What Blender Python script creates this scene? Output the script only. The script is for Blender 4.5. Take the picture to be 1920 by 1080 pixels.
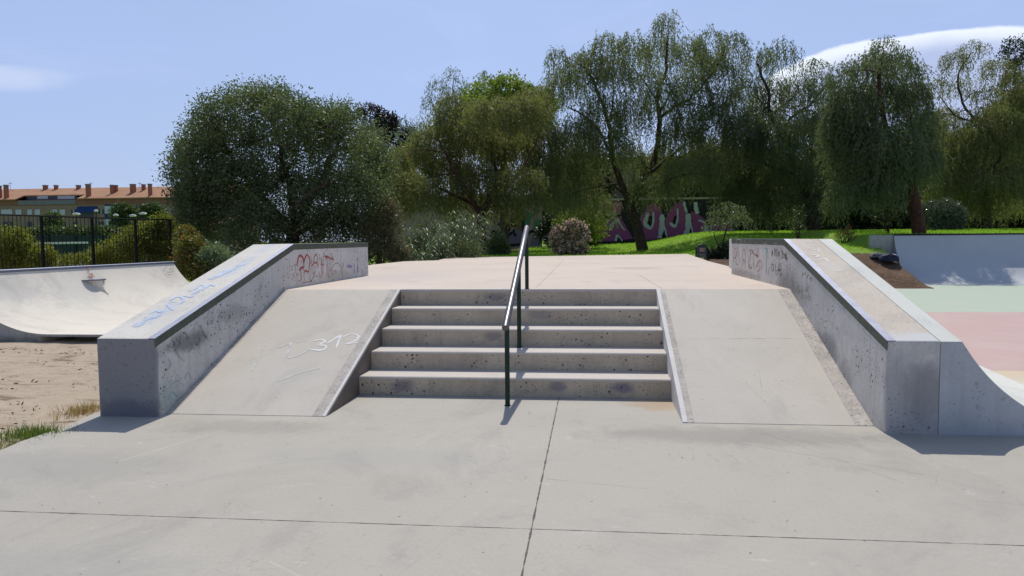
import bpy, math, random
import numpy as np
from mathutils import Vector, Matrix, noise

R = math.radians
for o in list(bpy.data.objects):
    bpy.data.objects.remove(o)
S = bpy.context.scene
C = S.collection

# ---------------------------------------------------------------- camera
F, PI_, RO, YA = 1404.86, .0655, -.0084, .1068
cam_d = bpy.data.cameras.new("camera")
cam = bpy.data.objects.new("camera", cam_d)
C.objects.link(cam)
S.camera = cam
cam_d.sensor_width = 36.0
cam_d.lens = F / 1920 * 36.0
cam_d.clip_end = 3000
_fw = Vector((-math.sin(YA) * math.cos(PI_), math.cos(YA) * math.cos(PI_), -math.sin(PI_)))
_r0 = Vector((math.cos(YA), math.sin(YA), 0))
_up0 = _r0.cross(_fw)
_dn0 = -_up0
_rt = _r0 * math.cos(RO) - _dn0 * math.sin(RO)
_dn = _r0 * math.sin(RO) + _dn0 * math.cos(RO)
_m = Matrix((( _rt.x, -_dn.x, -_fw.x, 0), (_rt.y, -_dn.y, -_fw.y, 0), (_rt.z, -_dn.z, -_fw.z, 1.6), (0, 0, 0, 1)))
cam.matrix_world = _m

# ---------------------------------------------------------------- sky and sun
SUN_EL, EXPO = R(52.5), -0.22
SUNV = Vector((-.06, .76, 1.0)).normalized()
w = bpy.data.worlds.new("World")
S.world = w
w.use_nodes = True
wn = w.node_tree
wn.nodes.clear()
sky = wn.nodes.new('ShaderNodeTexSky')
sky.sky_type = 'NISHITA'
sky.sun_disc = False
sky.sun_elevation = SUN_EL
sky.sun_rotation = math.atan2(SUNV.x, SUNV.y)
sky.air_density = 1.1
sky.dust_density = 1.2
sky.ozone_density = 2.0
bg = wn.nodes.new('ShaderNodeBackground')
bg.inputs['Strength'].default_value = .096
wo = wn.nodes.new('ShaderNodeOutputWorld')
sun_d = bpy.data.lights.new("sun", 'SUN')
sun_d.energy = 4.1
sun_d.angle = R(.55)
sun_d.color = (1.0, .94, .85)
sun = bpy.data.objects.new("sun", sun_d)
C.objects.link(sun)
sun.rotation_euler = SUNV.to_track_quat('Z', 'Y').to_euler()
sun.location = (0, 0, 30)
S.view_settings.view_transform = 'Standard'
S.view_settings.look = 'None'
S.view_settings.gamma = 1
S.view_settings.exposure = EXPO


# ---------------------------------------------------------------- pixel -> place helpers (photo pixels, 1920 wide)
def ray(px, py):
    u = (px - 960) / F
    v = (py - 540) / F
    return (_fw + _rt * u + _dn * v)


CAMP = Vector((0, 0, 1.6))


def G(px, py, z=0.0):
    r = ray(px, py)
    return CAMP + r * ((z - 1.6) / r.z)


def D(px, py, d):
    return CAMP + ray(px, py) * d


def YP(px, py, Y):
    r = ray(px, py)
    return CAMP + r * (Y / r.y)


# ---------------------------------------------------------------- node helpers
class NT:
    def __init__(s, nt):
        s.nt = nt

    def n(s, t, **kw):
        nd = s.nt.nodes.new(t)
        for k, v in kw.items():
            setattr(nd, k, v)
        return nd

    def l(s, a, b):
        s.nt.links.new(a, b)

    def put(s, sock, v):
        if hasattr(v, 'links') or isinstance(v, bpy.types.NodeSocket):
            s.l(v, sock)
        else:
            sock.default_value = v

    def m(s, op, a, b=None, c=None, clamp=False):
        nd = s.n('ShaderNodeMath', operation=op, use_clamp=clamp)
        s.put(nd.inputs[0], a)
        if b is not None: s.put(nd.inputs[1], b)
        if c is not None: s.put(nd.inputs[2], c)
        return nd.outputs[0]

    def vm(s, op, a, b=None, out=0):
        nd = s.n('ShaderNodeVectorMath', operation=op)
        s.put(nd.inputs[0], a)
        if b is not None:
            if op == 'SCALE': s.put(nd.inputs['Scale'], b)
            else: s.put(nd.inputs[1], b)
        return nd.outputs[out]

    def noise(s, vec, scale, detail=4, rough=.6, dist=0.0):
        nd = s.n('ShaderNodeTexNoise')
        s.l(vec, nd.inputs['Vector'])
        nd.inputs['Scale'].default_value = scale
        nd.inputs['Detail'].default_value = detail
        nd.inputs['Roughness'].default_value = rough
        nd.inputs['Distortion'].default_value = dist
        return nd.outputs['Fac']

    def ramp(s, fac, lo, hi, a=0.0, b=1.0):
        nd = s.n('ShaderNodeMapRange', interpolation_type='SMOOTHSTEP')
        s.put(nd.inputs[0], fac)
        nd.inputs[1].default_value = lo
        nd.inputs[2].default_value = hi
        nd.inputs[3].default_value = a
        nd.inputs[4].default_value = b
        return nd.outputs[0]

    def mix(s, fac, a, b, bt='MIX'):
        nd = s.n('ShaderNodeMix', data_type='RGBA', blend_type=bt)
        s.put(nd.inputs[0], fac)
        s.put(nd.inputs[6], a if not isinstance(a, tuple) else (*a[:3], 1))
        s.put(nd.inputs[7], b if not isinstance(b, tuple) else (*b[:3], 1))
        return nd.outputs[2]

    def scaled(s, vec, sc):
        return s.vm('MULTIPLY', vec, sc)


# sky dome colouring: nishita plus two clouds, placed by direction
k = NT(wn)
tc = k.n('ShaderNodeTexCoord')
gv = tc.outputs['Generated']


def cloud_mask(px0, py0, pxr, pyr, tilt=0.0, soft=.25, nz=.5, sc=6.0, top=None):
    c = ray(px0, py0).normalized()
    a = (ray(px0 + 10, py0 + tilt * 10).normalized() - c).normalized()
    b = c.cross(a).normalized()
    if b.z < 0: b = -b
    ax = k.m('DIVIDE', k.vm('DOT_PRODUCT', gv, tuple(a), 1), math.atan(pxr / F))
    by = k.m('DIVIDE', k.vm('DOT_PRODUCT', gv, tuple(b), 1), math.atan(pyr / F))
    front = k.ramp(k.vm('DOT_PRODUCT', gv, tuple(c), 1), .3, .5)
    nzv = k.noise(k.scaled(gv, (1, 1, 2.2)), sc, 6, .55)
    nn = k.m('MULTIPLY', k.m('SUBTRACT', nzv, .5), nz)
    return ax, by, nn, front


col = sky.outputs[0]
# thin overall veil, gently uneven
veil = k.ramp(k.noise(k.scaled(gv, (1, 1, 3.0)), 1.7, 5, .55), .42, .75, .0, .14)
veil = k.m('ADD', veil, .66)
# the haze is thick low down and toward the sun, thin overhead and away from it
_sz = k.n('ShaderNodeSeparateXYZ'); k.l(gv, _sz.inputs[0])
veil = k.m('MULTIPLY', veil, k.ramp(_sz.outputs[2], .38, .62, 1.0, .34))
veil = k.m('MULTIPLY', veil, k.ramp(_sz.outputs[1], -.5, .45, .52, 1.0))
col = k.mix(veil, col, (5.3, 7.0, 11.6))
streak = k.ramp(k.noise(k.scaled(gv, (1, 1, 4.0)), 3.1, 7, .6, .6), .50, .78, .0, .34)
col = k.mix(streak, col, (7.2, 8.5, 12.4))
# lens-shaped cloud at right
ax, by, nn, fr = cloud_mask(1822, 205, 352, 122, 0.0, nz=.30, sc=17)
rad = k.m('ADD', k.m('POWER', k.m('ABSOLUTE', ax), 2.2), k.m('MULTIPLY', by, by))
rad = k.m('ADD', rad, nn)
body = k.m('MULTIPLY', k.ramp(rad, 1.02, .94), fr)
body = k.m('MULTIPLY', body, k.ramp(by, -.6, .1))
inner = k.ramp(k.m('ADD', rad, k.m('MULTIPLY', k.m('SUBTRACT', k.noise(k.scaled(gv, (1, 1, 2.5)), 9, 6, .6), .5), .35)), .92, .50)
ccol = k.mix(inner, (11.2, 12.0, 13.2), (5.9, 6.9, 10.2))
col = k.mix(k.m('MULTIPLY', body, .93), col, ccol)
# faint streak at left edge
ax, by, nn, fr = cloud_mask(-5, 146, 112, 24, .03, nz=1.5, sc=11)
rad = k.m('ADD', k.m('ADD', k.m('MULTIPLY', ax, ax), k.m('MULTIPLY', by, by)), nn)
col = k.mix(k.m('MULTIPLY', k.m('MULTIPLY', k.ramp(rad, 1.1, .1), fr), .42), col, (9.4, 10.0, 12.2))
k.l(col, bg.inputs['Color'])
k.l(bg.outputs[0], wo.inputs[0])


def new_mat(name):
    m = bpy.data.materials.new(name)
    m.use_nodes = True
    nt = m.node_tree
    b = nt.nodes['Principled BSDF']
    return m, NT(nt), b


def obj_vec(k, world=False):
    if world:
        return k.n('ShaderNodeNewGeometry').outputs['Position']
    return k.n('ShaderNodeTexCoord').outputs['Object']


def seg_dist(k, P, a, b):
    """distance of P (xy) to the segment a-b"""
    a = Vector((a[0], a[1], 0)); b = Vector((b[0], b[1], 0))
    d = b - a
    pa = k.vm('SUBTRACT', k.scaled(P, (1, 1, 0)), tuple(a))
    t = k.m('DIVIDE', k.vm('DOT_PRODUCT', pa, tuple(d), 1), d.length_squared, clamp=True)
    nd = k.n('ShaderNodeVectorMath', operation='SCALE')
    nd.inputs[0].default_value = tuple(d)
    k.l(t, nd.inputs['Scale'])
    return k.vm('LENGTH', k.vm('SUBTRACT', pa, nd.outputs[0]), out=1)


def concrete(name, c1, c2, pits=0.0, streak=0.0, lines=(), blobs=(), rough=.82, bump=.25, dirt=(.18, .15, .12), dirtamt=.25, big=.5, pit_scale=11, low_dirt=None, scuff=0.0, grain=.12, hair=0.0):
    m, k, b = new_mat(name)
    P = obj_vec(k, True)
    n1 = k.noise(P, big, 7, .62, .4)
    n2 = k.noise(P, 3.1, 6, .65)
    n3 = k.noise(P, 45, 3, .6)
    n4 = k.noise(P, 210, 2, .6)
    f = k.m('ADD', k.m('MULTIPLY', k.ramp(n1, .3, .7), .6), k.m('MULTIPLY', k.ramp(n2, .25, .75), .4))
    col = k.mix(f, c1, c2)
    g = k.m('ADD', k.m('MULTIPLY', k.m('SUBTRACT', n3, .5), grain * 1.4), k.m('MULTIPLY', k.m('SUBTRACT', n4, .5), grain))
    hsv = k.n('ShaderNodeHueSaturation')
    k.l(col, hsv.inputs['Color'])
    k.l(k.m('ADD', g, 1.0), hsv.inputs['Value'])
    col = hsv.outputs[0]
    # dirt blotches
    dn = k.ramp(k.noise(P, 1.3, 8, .68, .8), .52, .78)
    col = k.mix(k.m('MULTIPLY', dn, dirtamt), col, dirt)
    bumpsrc = k.m('ADD', k.m('MULTIPLY', n3, .6), k.m('MULTIPLY', n4, .4))
    if streak:
        sv = k.noise(k.scaled(P, (9, 9, .9)), 1.6, 6, .6)
        col = k.mix(k.m('MULTIPLY', k.ramp(sv, .48, .75), streak), col, (.10, .10, .11))
        sv2 = k.noise(k.scaled(P, (5, 5, .7)), 2.3, 6, .6)
        col = k.mix(k.m('MULTIPLY', k.ramp(sv2, .52, .74), streak * .5), col, (.62, .62, .62))
        form = k.noise(k.scaled(P, (.6, .6, 7)), 1.4, 4, .6)
        col = k.mix(k.m('MULTIPLY', k.ramp(form, .5, .75), streak * .35), col, (.16, .16, .18))
    if hair:
        for hs, hw, am in ((.9, .0022, .55), (2.7, .0045, .35)):
            hn = k.noise(P, hs, 6, .62, 1.6)
            hl = k.ramp(k.m('ABSOLUTE', k.m('SUBTRACT', hn, .5)), hw, hw * .3)
            hl = k.m('MULTIPLY', hl, k.ramp(k.noise(P, hs * .8 + .3, 4, .6), .54, .62))
            col = k.mix(k.m('MULTIPLY', hl, am * hair), col, (.09, .08, .075))
        # pale rubbed marks and dark grit
        pn = k.noise(k.scaled(P, (1, 1.6, 1)), 2.4, 8, .72, 1.1)
        col = k.mix(k.m('MULTIPLY', k.ramp(pn, .60, .72), .35 * hair), col, (.66, .64, .60))
        mn = k.noise(k.scaled(P, (1.5, 1, 1)), .55, 8, .7, 1.8)
        col = k.mix(k.m('MULTIPLY', k.ramp(mn, .50, .68), .32 * hair), col, (.26, .245, .225))
        gv_ = k.n('ShaderNodeTexVoronoi'); k.l(P, gv_.inputs['Vector']); gv_.inputs['Scale'].default_value = 9
        sg = k.n('ShaderNodeSeparateColor'); k.l(gv_.outputs['Color'], sg.inputs[0])
        gm = k.m('MULTIPLY', k.ramp(gv_.outputs['Distance'], .085, .05), k.ramp(sg.outputs[0], .80, .82))
        col = k.mix(k.m('MULTIPLY', gm, .7 * hair), col, (.08, .065, .05))
    if scuff:
        sc = k.noise(k.scaled(P, (1.2, 1.2, 14)), 2.0, 6, .7, 1.2)
        col = k.mix(k.m('MULTIPLY', k.ramp(sc, .55, .72), scuff), col, (.08, .08, .09))
    if low_dirt:
        z0, z1, amt, lc = low_dirt
        z = k.n('ShaderNodeSeparateXYZ'); k.l(P, z.inputs[0])
        lm = k.ramp(z.outputs[2], z1, z0)
        lm = k.m('MULTIPLY', lm, k.ramp(k.noise(P, 2.5, 6, .65), .3, .6))
        col = k.mix(k.m('MULTIPLY', lm, amt), col, lc)
    if pits:
        for sc_, th, am in ((pit_scale, .24, pits), (pit_scale * 2.1, .25, pits), (pit_scale * 4, .26, pits * .8)):
            v = k.n('ShaderNodeTexVoronoi')
            wv = k.vm('ADD', P, k.vm('SCALE', k.vm('SUBTRACT', k.n('ShaderNodeTexNoise').outputs['Color'], (.5, .5, .5)), .06))
            k.l(wv, v.inputs['Vector'])
            v.inputs['Scale'].default_value = sc_
            pm = k.ramp(v.outputs['Distance'], th, th * .55)
            s_ = k.n('ShaderNodeSeparateColor'); k.l(v.outputs['Color'], s_.inputs[0])
            pm = k.m('MULTIPLY', pm, k.ramp(s_.outputs[0], .38, .42))
            pm = k.m('MULTIPLY', pm, k.ramp(k.noise(P, 2.3, 5, .65), .41, .53))
            col = k.mix(k.m('MULTIPLY', pm, am), col, (.025, .024, .026))
            bumpsrc = k.m('SUBTRACT', bumpsrc, k.m('MULTIPLY', pm, 1.5))
    for (cx, cy, cz, rx, ry, rz, amt, bc) in blobs:
        q = k.vm('DIVIDE', k.vm('SUBTRACT', P, (cx, cy, cz)), (rx, ry, rz))
        r_ = k.m('ADD', k.vm('LENGTH', q, out=1), k.m('MULTIPLY', k.m('SUBTRACT', k.noise(P, 4, 6, .7, .5), .5), 1.6))
        col = k.mix(k.m('MULTIPLY', k.ramp(r_, 1.05, .35), amt), col, bc)
    wob = k.m('MULTIPLY', k.m('SUBTRACT', k.noise(P, 6, 4, .7), .5), .022)
    for (a_, b_, wd, amt, lc) in lines:
        d_ = k.m('ADD', seg_dist(k, P, a_, b_), wob)
        lm = k.ramp(d_, wd, wd * .5)
        col = k.mix(k.m('MULTIPLY', lm, amt), col, lc)
        bumpsrc = k.m('SUBTRACT', bumpsrc, lm)
    k.l(col, b.inputs['Base Color'])
    k.l(k.ramp(n2, .2, .8, rough - .1, rough + .08), b.inputs['Roughness'])
    b.inputs['Specular IOR Level'].default_value = .28
    bp = k.n('ShaderNodeBump')
    bp.inputs['Strength'].default_value = bump
    bp.inputs['Distance'].default_value = .006
    k.l(bumpsrc, bp.inputs['Height'])
    k.l(bp.outputs[0], b.inputs['Normal'])
    return m


def plain(name, col, rough=.6, metal=0.0, var=.15, scale=8, col2=None, bump=0.0):
    m, k, b = new_mat(name)
    P = obj_vec(k, True)
    n = k.noise(P, scale, 5, .65)
    c2 = col2 or tuple(min(1, c * (1 - var)) for c in col)
    k.l(k.mix(k.ramp(n, .3, .7), col, c2), b.inputs['Base Color'])
    b.inputs['Roughness'].default_value = rough
    b.inputs['Metallic'].default_value = metal
    b.inputs['Specular IOR Level'].default_value = .3
    if bump:
        bp = k.n('ShaderNodeBump'); bp.inputs['Strength'].default_value = bump; bp.inputs['Distance'].default_value = .02
        k.l(k.noise(P, scale * 3, 5, .7), bp.inputs['Height']); k.l(bp.outputs[0], b.inputs['Normal'])
    return m


def leafmat(name, c1, c2, trans=.35, c3=None, rough=.5):
    m, k, b = new_mat(name)
    P = obj_vec(k, True)
    at = k.n('ShaderNodeAttribute', attribute_name='rnd')
    f = k.m('ADD', k.m('MULTIPLY', at.outputs['Fac'], .55), k.m('MULTIPLY', k.ramp(k.noise(P, .9, 4, .6), .35, .65), .45))
    col = k.mix(f, c1, c2)
    if c3:
        col = k.mix(k.ramp(at.outputs['Fac'], .86, .90), col, c3)
    k.l(col, b.inputs['Base Color'])
    b.inputs['Roughness'].default_value = rough
    b.inputs['Specular IOR Level'].default_value = .35
    tr = k.n('ShaderNodeBsdfTranslucent')
    br = k.n('ShaderNodeMix', data_type='RGBA', blend_type='MULTIPLY')
    br.inputs[0].default_value = 1
    k.l(col, br.inputs[6]); br.inputs[7].default_value = (1.4, 1.4, .85, 1)
    k.l(br.outputs[2], tr.inputs['Color'])
    mx = k.n('ShaderNodeMixShader')
    mx.inputs[0].default_value = trans
    k.l(b.outputs[0], mx.inputs[1]); k.l(tr.outputs[0], mx.inputs[2])
    out = [n for n in k.nt.nodes if n.type == 'OUTPUT_MATERIAL'][0]
    k.l(mx.outputs[0], out.inputs[0])
    return m


def paint(name, col, fade=.25, rough=.6, scale=14):
    m, k, b = new_mat(name)
    P = obj_vec(k, True)
    b.inputs['Base Color'].default_value = (*col, 1)
    b.inputs['Roughness'].default_value = rough
    n = k.ramp(k.noise(P, scale, 5, .7), .5 - .3 + fade * .5, .62 + fade * .3, 0.0, 1.0)
    n = k.m('SUBTRACT', 1.0, k.m('MULTIPLY', n, min(1, fade * 2.4)))
    sp_ = k.n('ShaderNodeAttribute', attribute_name='spray').outputs['Fac']
    n = k.m('MULTIPLY', n, k.ramp(sp_, .12, .55))
    k.l(n, b.inputs['Alpha'])
    return m


# ---------------------------------------------------------------- mesh helpers
class MB:
    def __init__(s):
        s.v = []; s.f = []; s.mi = []

    def add(s, vs, fs, mi=0):
        o = len(s.v)
        s.v += [tuple(p) for p in vs]
        s.f += [tuple(i + o for i in f) for f in fs]
        s.mi += [mi] * len(fs)
        return s

    def box(s, x0, x1, y0, y1, z0, z1, mi=0):
        vs = [(x0, y0, z0), (x1, y0, z0), (x1, y1, z0), (x0, y1, z0), (x0, y0, z1), (x1, y0, z1), (x1, y1, z1), (x0, y1, z1)]
        return s.add(vs, [(0, 3, 2, 1), (4, 5, 6, 7), (0, 1, 5, 4), (1, 2, 6, 5), (2, 3, 7, 6), (3, 0, 4, 7)], mi)

    def obox(s, c, ax, ay, az, mi=0):
        """box from centre and three half vectors"""
        c, ax, ay, az = map(Vector, (c, ax, ay, az))
        vs = [c + sx * ax + sy * ay + sz * az for sz in (-1, 1) for sx, sy in ((-1, -1), (1, -1), (1, 1), (-1, 1))]
        return s.add(vs, [(0, 3, 2, 1), (4, 5, 6, 7), (0, 1, 5, 4), (1, 2, 6, 5), (2, 3, 7, 6), (3, 0, 4, 7)], mi)

    def prism(s, poly, ext, mi=0):
        """poly: 3-D points (planar); ext: extrusion vector"""
        n = len(poly); ext = Vector(ext)
        a = [Vector(p) for p in poly]; b_ = [p + ext for p in a]
        nrm = Vector((0, 0, 0))
        for i in range(n):
            nrm += a[i].cross(a[(i + 1) % n])
        fl = nrm.dot(ext) > 0
        fs = [tuple(range(n)), tuple(range(2 * n - 1, n - 1, -1))]
        fs += [(i, i + n, (i + 1) % n + n, (i + 1) % n) for i in range(n)]
        if fl: fs = [tuple(reversed(f)) for f in fs]
        return s.add(a + b_, fs, mi)

    def tube(s, path, rad, n=8, mi=0, cap=True, smoothpath=False):
        path = [Vector(p) for p in path]
        if not hasattr(rad, '__len__'): rad = [rad] * len(path)
        vs = []; ref = None
        for i, p in enumerate(path):
            t = (path[min(i + 1, len(path) - 1)] - path[max(i - 1, 0)]).normalized()
            if ref is None:
                ref = Vector((0, 0, 1)) if abs(t.z) < .9 else Vector((1, 0, 0))
                u = t.cross(ref).normalized()
            else:
                u = (u - t * u.dot(t)).normalized()
            v = t.cross(u)
            for j in range(n):
                a = 2 * math.pi * j / n
                vs.append(p + (u * math.cos(a) + v * math.sin(a)) * rad[i])
        fs = []
        for i in range(len(path) - 1):
            for j in range(n):
                fs.append((i * n + j, i * n + (j + 1) % n, (i + 1) * n + (j + 1) % n, (i + 1) * n + j))
        if cap:
            fs.append(tuple(range(n - 1, -1, -1)))
            fs.append(tuple((len(path) - 1) * n + j for j in range(n)))
        return s.add(vs, fs, mi)

    def loft(s, secs, closed=True, mi=0, caps=True):
        n = len(secs[0]); vs = [p for q in secs for p in q]; fs = []
        for i in range(len(secs) - 1):
            for j in range(n if closed else n - 1):
                j2 = (j + 1) % n
                fs.append((i * n + j, i * n + j2, (i + 1) * n + j2, (i + 1) * n + j))
        if caps and closed:
            fs.append(tuple(range(n - 1, -1, -1)))
            fs.append(tuple((len(secs) - 1) * n + j for j in range(n)))
        return s.add(vs, fs, mi)

    def build(s, name, mats, parent=None, bevel=0.0, smooth=None, seg=2, fix=True):
        me = bpy.data.meshes.new(name)
        me.from_pydata(s.v, [], s.f)
        mats = mats if isinstance(mats, (list, tuple)) else [mats]
        for m in mats: me.materials.append(m)
        me.polygons.foreach_set('material_index', s.mi)
        if fix:
            import bmesh
            bm = bmesh.new(); bm.from_mesh(me)
            bmesh.ops.recalc_face_normals(bm, faces=bm.faces)
            bm.to_mesh(me); bm.free()
        me.update()
        if smooth is not None:
            me.polygons.foreach_set('use_smooth', [True] * len(me.polygons))
            me.set_sharp_from_angle(angle=R(smooth))
        o = bpy.data.objects.new(name, me)
        C.objects.link(o)
        if parent: o.parent = parent
        if bevel:
            bv = o.modifiers.new('bevel', 'BEVEL')
            bv.width = bevel; bv.segments = seg; bv.limit_method = 'ANGLE'; bv.angle_limit = R(30)
            bv.harden_normals = False
        return o


def tag(o, label, cat, group=None, kind=None):
    if label: o['label'] = label
    if cat: o['category'] = cat
    if group: o['group'] = group
    if kind: o['kind'] = kind
    return o


def struct(o):
    o['kind'] = 'structure'
    return o


def thing(name, label, cat, loc=(0, 0, 0), group=None):
    o = bpy.data.objects.new(name, None)
    C.objects.link(o)
    o.location = loc
    o.empty_display_size = .2
    return tag(o, label, cat, group)


def under(o, root):
    """parent a mesh modelled in world coordinates to a thing (whose Empty has only a location)"""
    o.parent = root
    o.matrix_parent_inverse = Matrix.Translation(-root.location)
    return o


def sub(o, part):
    """sub-part: both meshes are modelled in world coordinates"""
    o.parent = part
    return o


def strokes(name, lines, org, U, V, mat, wd, parent, off=.0035, label=None):
    """painted strokes: lines are lists of (u, v) on the plane org + u*U + v*V"""
    U = Vector(U); V = Vector(V); org = Vector(org)
    N = U.cross(V).normalized()
    if N.dot(CAMP - org) < 0: N = -N
    mb = MB(); kz = 0; att = []
    for ln in lines:
        w_ = wd
        if isinstance(ln, tuple): w_, ln = ln
        pts = [tuple(p) for p in ln]
        if len(pts) == 2:
            (xa0, ya0), (xb0, yb0) = pts
            pts = [(xa0 + (xb0 - xa0) * q / 6, ya0 + (yb0 - ya0) * q / 6) for q in range(7)]
        for _ in range(2):
            if 2 < len(pts) < 7 or (_ == 0 and len(pts) > 7):
                out = [pts[0]]
                for p, q in zip(pts[:-1], pts[1:]):
                    out += [(p[0] * .75 + q[0] * .25, p[1] * .75 + q[1] * .25), (p[0] * .25 + q[0] * .75, p[1] * .25 + q[1] * .75)]
                pts = out + [pts[-1]]
        P3 = [org + U * a + V * b_ for a, b_ in pts]
        vs = []; L = len(P3)
        for i, p in enumerate(P3):
            t = (P3[min(i + 1, L - 1)] - P3[max(i - 1, 0)])
            t = t.normalized() if t.length > 1e-6 else Vector((0, 0, 1))
            s_ = t.cross(N).normalized() * w_ * .78 * (.75 + .5 * noise.noise(p * 9)) * (1 if 0 < i < L - 1 else .7)
            o_ = N * (off + kz * .00006)
            vs += [p - s_ + o_, p + o_, p + s_ + o_]
            dens = .75 + .5 * noise.noise(p * 5 + Vector((7, 0, 0)))
            if i in (0, L - 1): dens *= .55
            att += [0.0, dens, 0.0]
            kz += .15
        mb.add(vs, [q for i in range(L - 1) for q in ((3 * i, 3 * i + 1, 3 * i + 4, 3 * i + 3), (3 * i + 1, 3 * i + 2, 3 * i + 5, 3 * i + 4))])
        kz += 1
    o = mb.build(name, mat, fix=False)
    at = o.data.attributes.new('spray', 'FLOAT', 'POINT')
    at.data.foreach_set('value', att)
    if parent is not None:
        under(o, parent)
    if label: o['label'] = label
    return o


rng = np.random.default_rng(7)
random.seed(7)


def leaf_mesh(name, P, dirs, wid, L, W, mat, parent=None, fold=.0):
    """rhombic leaves: base P, direction dirs (unit), width vector wid (unit), length L, width W arrays"""
    n = len(P)
    L = np.broadcast_to(np.asarray(L, float), (n,))[:, None]
    W = np.broadcast_to(np.asarray(W, float), (n,))[:, None]
    mid = P + dirs * L * .42
    V = np.empty((n, 4, 3))
    V[:, 0] = P; V[:, 1] = mid + wid * W * .5; V[:, 2] = P + dirs * L; V[:, 3] = mid - wid * W * .5
    me = bpy.data.meshes.new(name)
    me.vertices.add(4 * n); me.loops.add(4 * n); me.polygons.add(n)
    me.vertices.foreach_set('co', V.reshape(-1))
    me.loops.foreach_set('vertex_index', np.arange(4 * n, dtype=np.int32))
    me.polygons.foreach_set('loop_start', np.arange(0, 4 * n, 4, dtype=np.int32))
    me.materials.append(mat)
    at = me.attributes.new('rnd', 'FLOAT', 'POINT')
    at.data.foreach_set('value', np.repeat(rng.random(n), 4))
    me.update()
    o = bpy.data.objects.new(name, me)
    C.objects.link(o)
    if parent is not None: under(o, parent)
    return o


def unit(a):
    return a / (np.linalg.norm(a, axis=-1, keepdims=True) + 1e-9)


def ell_points(c, r, n, shell=.5, up=0.0):
    d = unit(rng.normal(size=(n, 3)))
    d[:, 2] = np.where((d[:, 2] < 0) & (rng.random(n) < up), -d[:, 2], d[:, 2])
    rr = rng.random(n) ** (1 / 3.0)
    rr = shell + (1 - shell) * rr if shell > 0 else rr
    rr = rr * (1 + .16 * rng.normal(size=n))
    return np.asarray(c) + d * rr[:, None] * np.asarray(r), d


# ================================================================ MATERIALS
M = {}
XL, XLO, XR, XRD, XRO = -3.951, -4.518, 2.357, 2.765, 2.925
YFL, YFR, YKL, YKR, YEL, YER = 6.377, 6.262, 9.621, 9.573, 12.956, 13.07
ZLF, ZLT, ZRF, ZRT = .721, 1.554, .756, 1.567
RI, TD, Y0 = .1943, .4414, 7.481
HP = RI * 5
YT = Y0 + 4 * TD
YP0 = 6.504
XS0, XS1 = -2.404, .775
XA, YB = -.335, 4.029
drk = (.05, .045, .04)

M['pad'] = concrete('pad_concrete', (0.387, 0.365, 0.315), (0.450, 0.426, 0.374), big=.35, dirtamt=.30, dirt=(.27, .25, .225), grain=.17, hair=1.0,
                    lines=[((XA, -4), (XA, Y0), .0065, .85, drk), ((-9, YB + .02), (9, YB - .02), .0065, .85, drk),
                           ((-3.45, 5.05), (-3.1, 6.0), .006, .5, (.62, .6, .55)),
                           ((-.3, 4.9), (.35, 4.75), .004, .3, drk), ((2.3, 4.7), (2.9, 4.55), .004, .25, drk),
                           ((1.1, 5.9), (2.2, 5.2), .012, .16, drk), ((1.4, 6.2), (2.0, 5.0), .010, .13, drk), ((-3.3, 4.4), (-1.9, 4.9), .010, .06, (.7, .68, .65)), ((.2, 3.2), (1.6, 3.6), .009, .14, drk), ((-1.6, 3.5), (-.7, 2.9), .008, .14, (.7, .68, .65))],
                    blobs=[(1.2, 6.1, 0, 1.6, .35, 1, .45, (.22, .20, .185)), (-3.0, 6.1, 0, 1.1, .3, 1, .35, (.24, .22, .2)),
                           (.62, 7.2, 0, .35, .3, 1, .6, (.40, .27, .15)), (-3.8, 4.9, 0, 1.2, .5, 1, .3, (.27, .26, .25)),
                           (-2.6, 3.2, 0, .9, .5, 1, .3, (.30, .30, .29)), (1.7, 3.0, 0, 1.1, .5, 1, .25, (.28, .29, .28)),
                           (-1.5, 5.3, 0, 1.3, .35, 1, .2, (.33, .33, .32))])
pa = G(985, 560, HP); pb = G(1057, 487, HP); pc = G(1241, 541, HP); pd = G(1198, 515, HP)
M['deck'] = concrete('deck_concrete', (0.554, 0.471, 0.402), (0.643, 0.551, 0.474), hair=.7, big=.3, dirtamt=.12, dirt=(.34, .29, .25),
                     lines=[((pa.x, pa.y), (pb.x, pb.y), .007, .5, drk), ((pc.x, pc.y), (pd.x, pd.y), .007, .6, drk),
                            ((-4, YT + .045), (2.4, YT + .045), .007, .3, drk)],
                     blobs=[(G(1190, 503, HP).x, G(1190, 503, HP).y, HP, .7, .9, 1, .35, (.30, .25, .22)),
                            (G(740, 520, HP).x, G(740, 520, HP).y, HP, 1.3, 2.0, 1, .3, (.42, .42, .43))])
M['ramp'] = concrete('ramp_concrete', (0.543, 0.499, 0.430), (0.634, 0.583, 0.503), hair=.7, big=.6, dirtamt=.12, dirt=(.28, .27, .25),
                     blobs=[(-3.1, 7.2, .3, .6, .5, .5, .25, (.58, .57, .54)), (1.5, 7.4, .3, .8, .6, .6, .15, (.36, .36, .34))])
M['ramp_r'] = concrete('ramp_concrete_right', (0.543, 0.499, 0.430), (0.634, 0.583, 0.503), hair=.7, big=.6, dirtamt=.12, dirt=(.28, .27, .25),
                       lines=[((1.0, 8.0), (2.1, 8.02), .004, .4, drk), ((1.55, 7.0), (1.6, 7.4), .003, .3, drk)])
M['mortar'] = concrete('rough_mortar', (0.391, 0.356, 0.316), (0.632, 0.575, 0.515), big=4.5, dirtamt=.55, dirt=(.20, .16, .12), pits=.6, pit_scale=22, bump=.8, grain=.5)
M['white_edge'] = concrete('worn_white_edge', (.62, .60, .56), (.75, .73, .70), big=3, dirtamt=.3, dirt=(.25, .22, .19), grain=.3)
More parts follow.
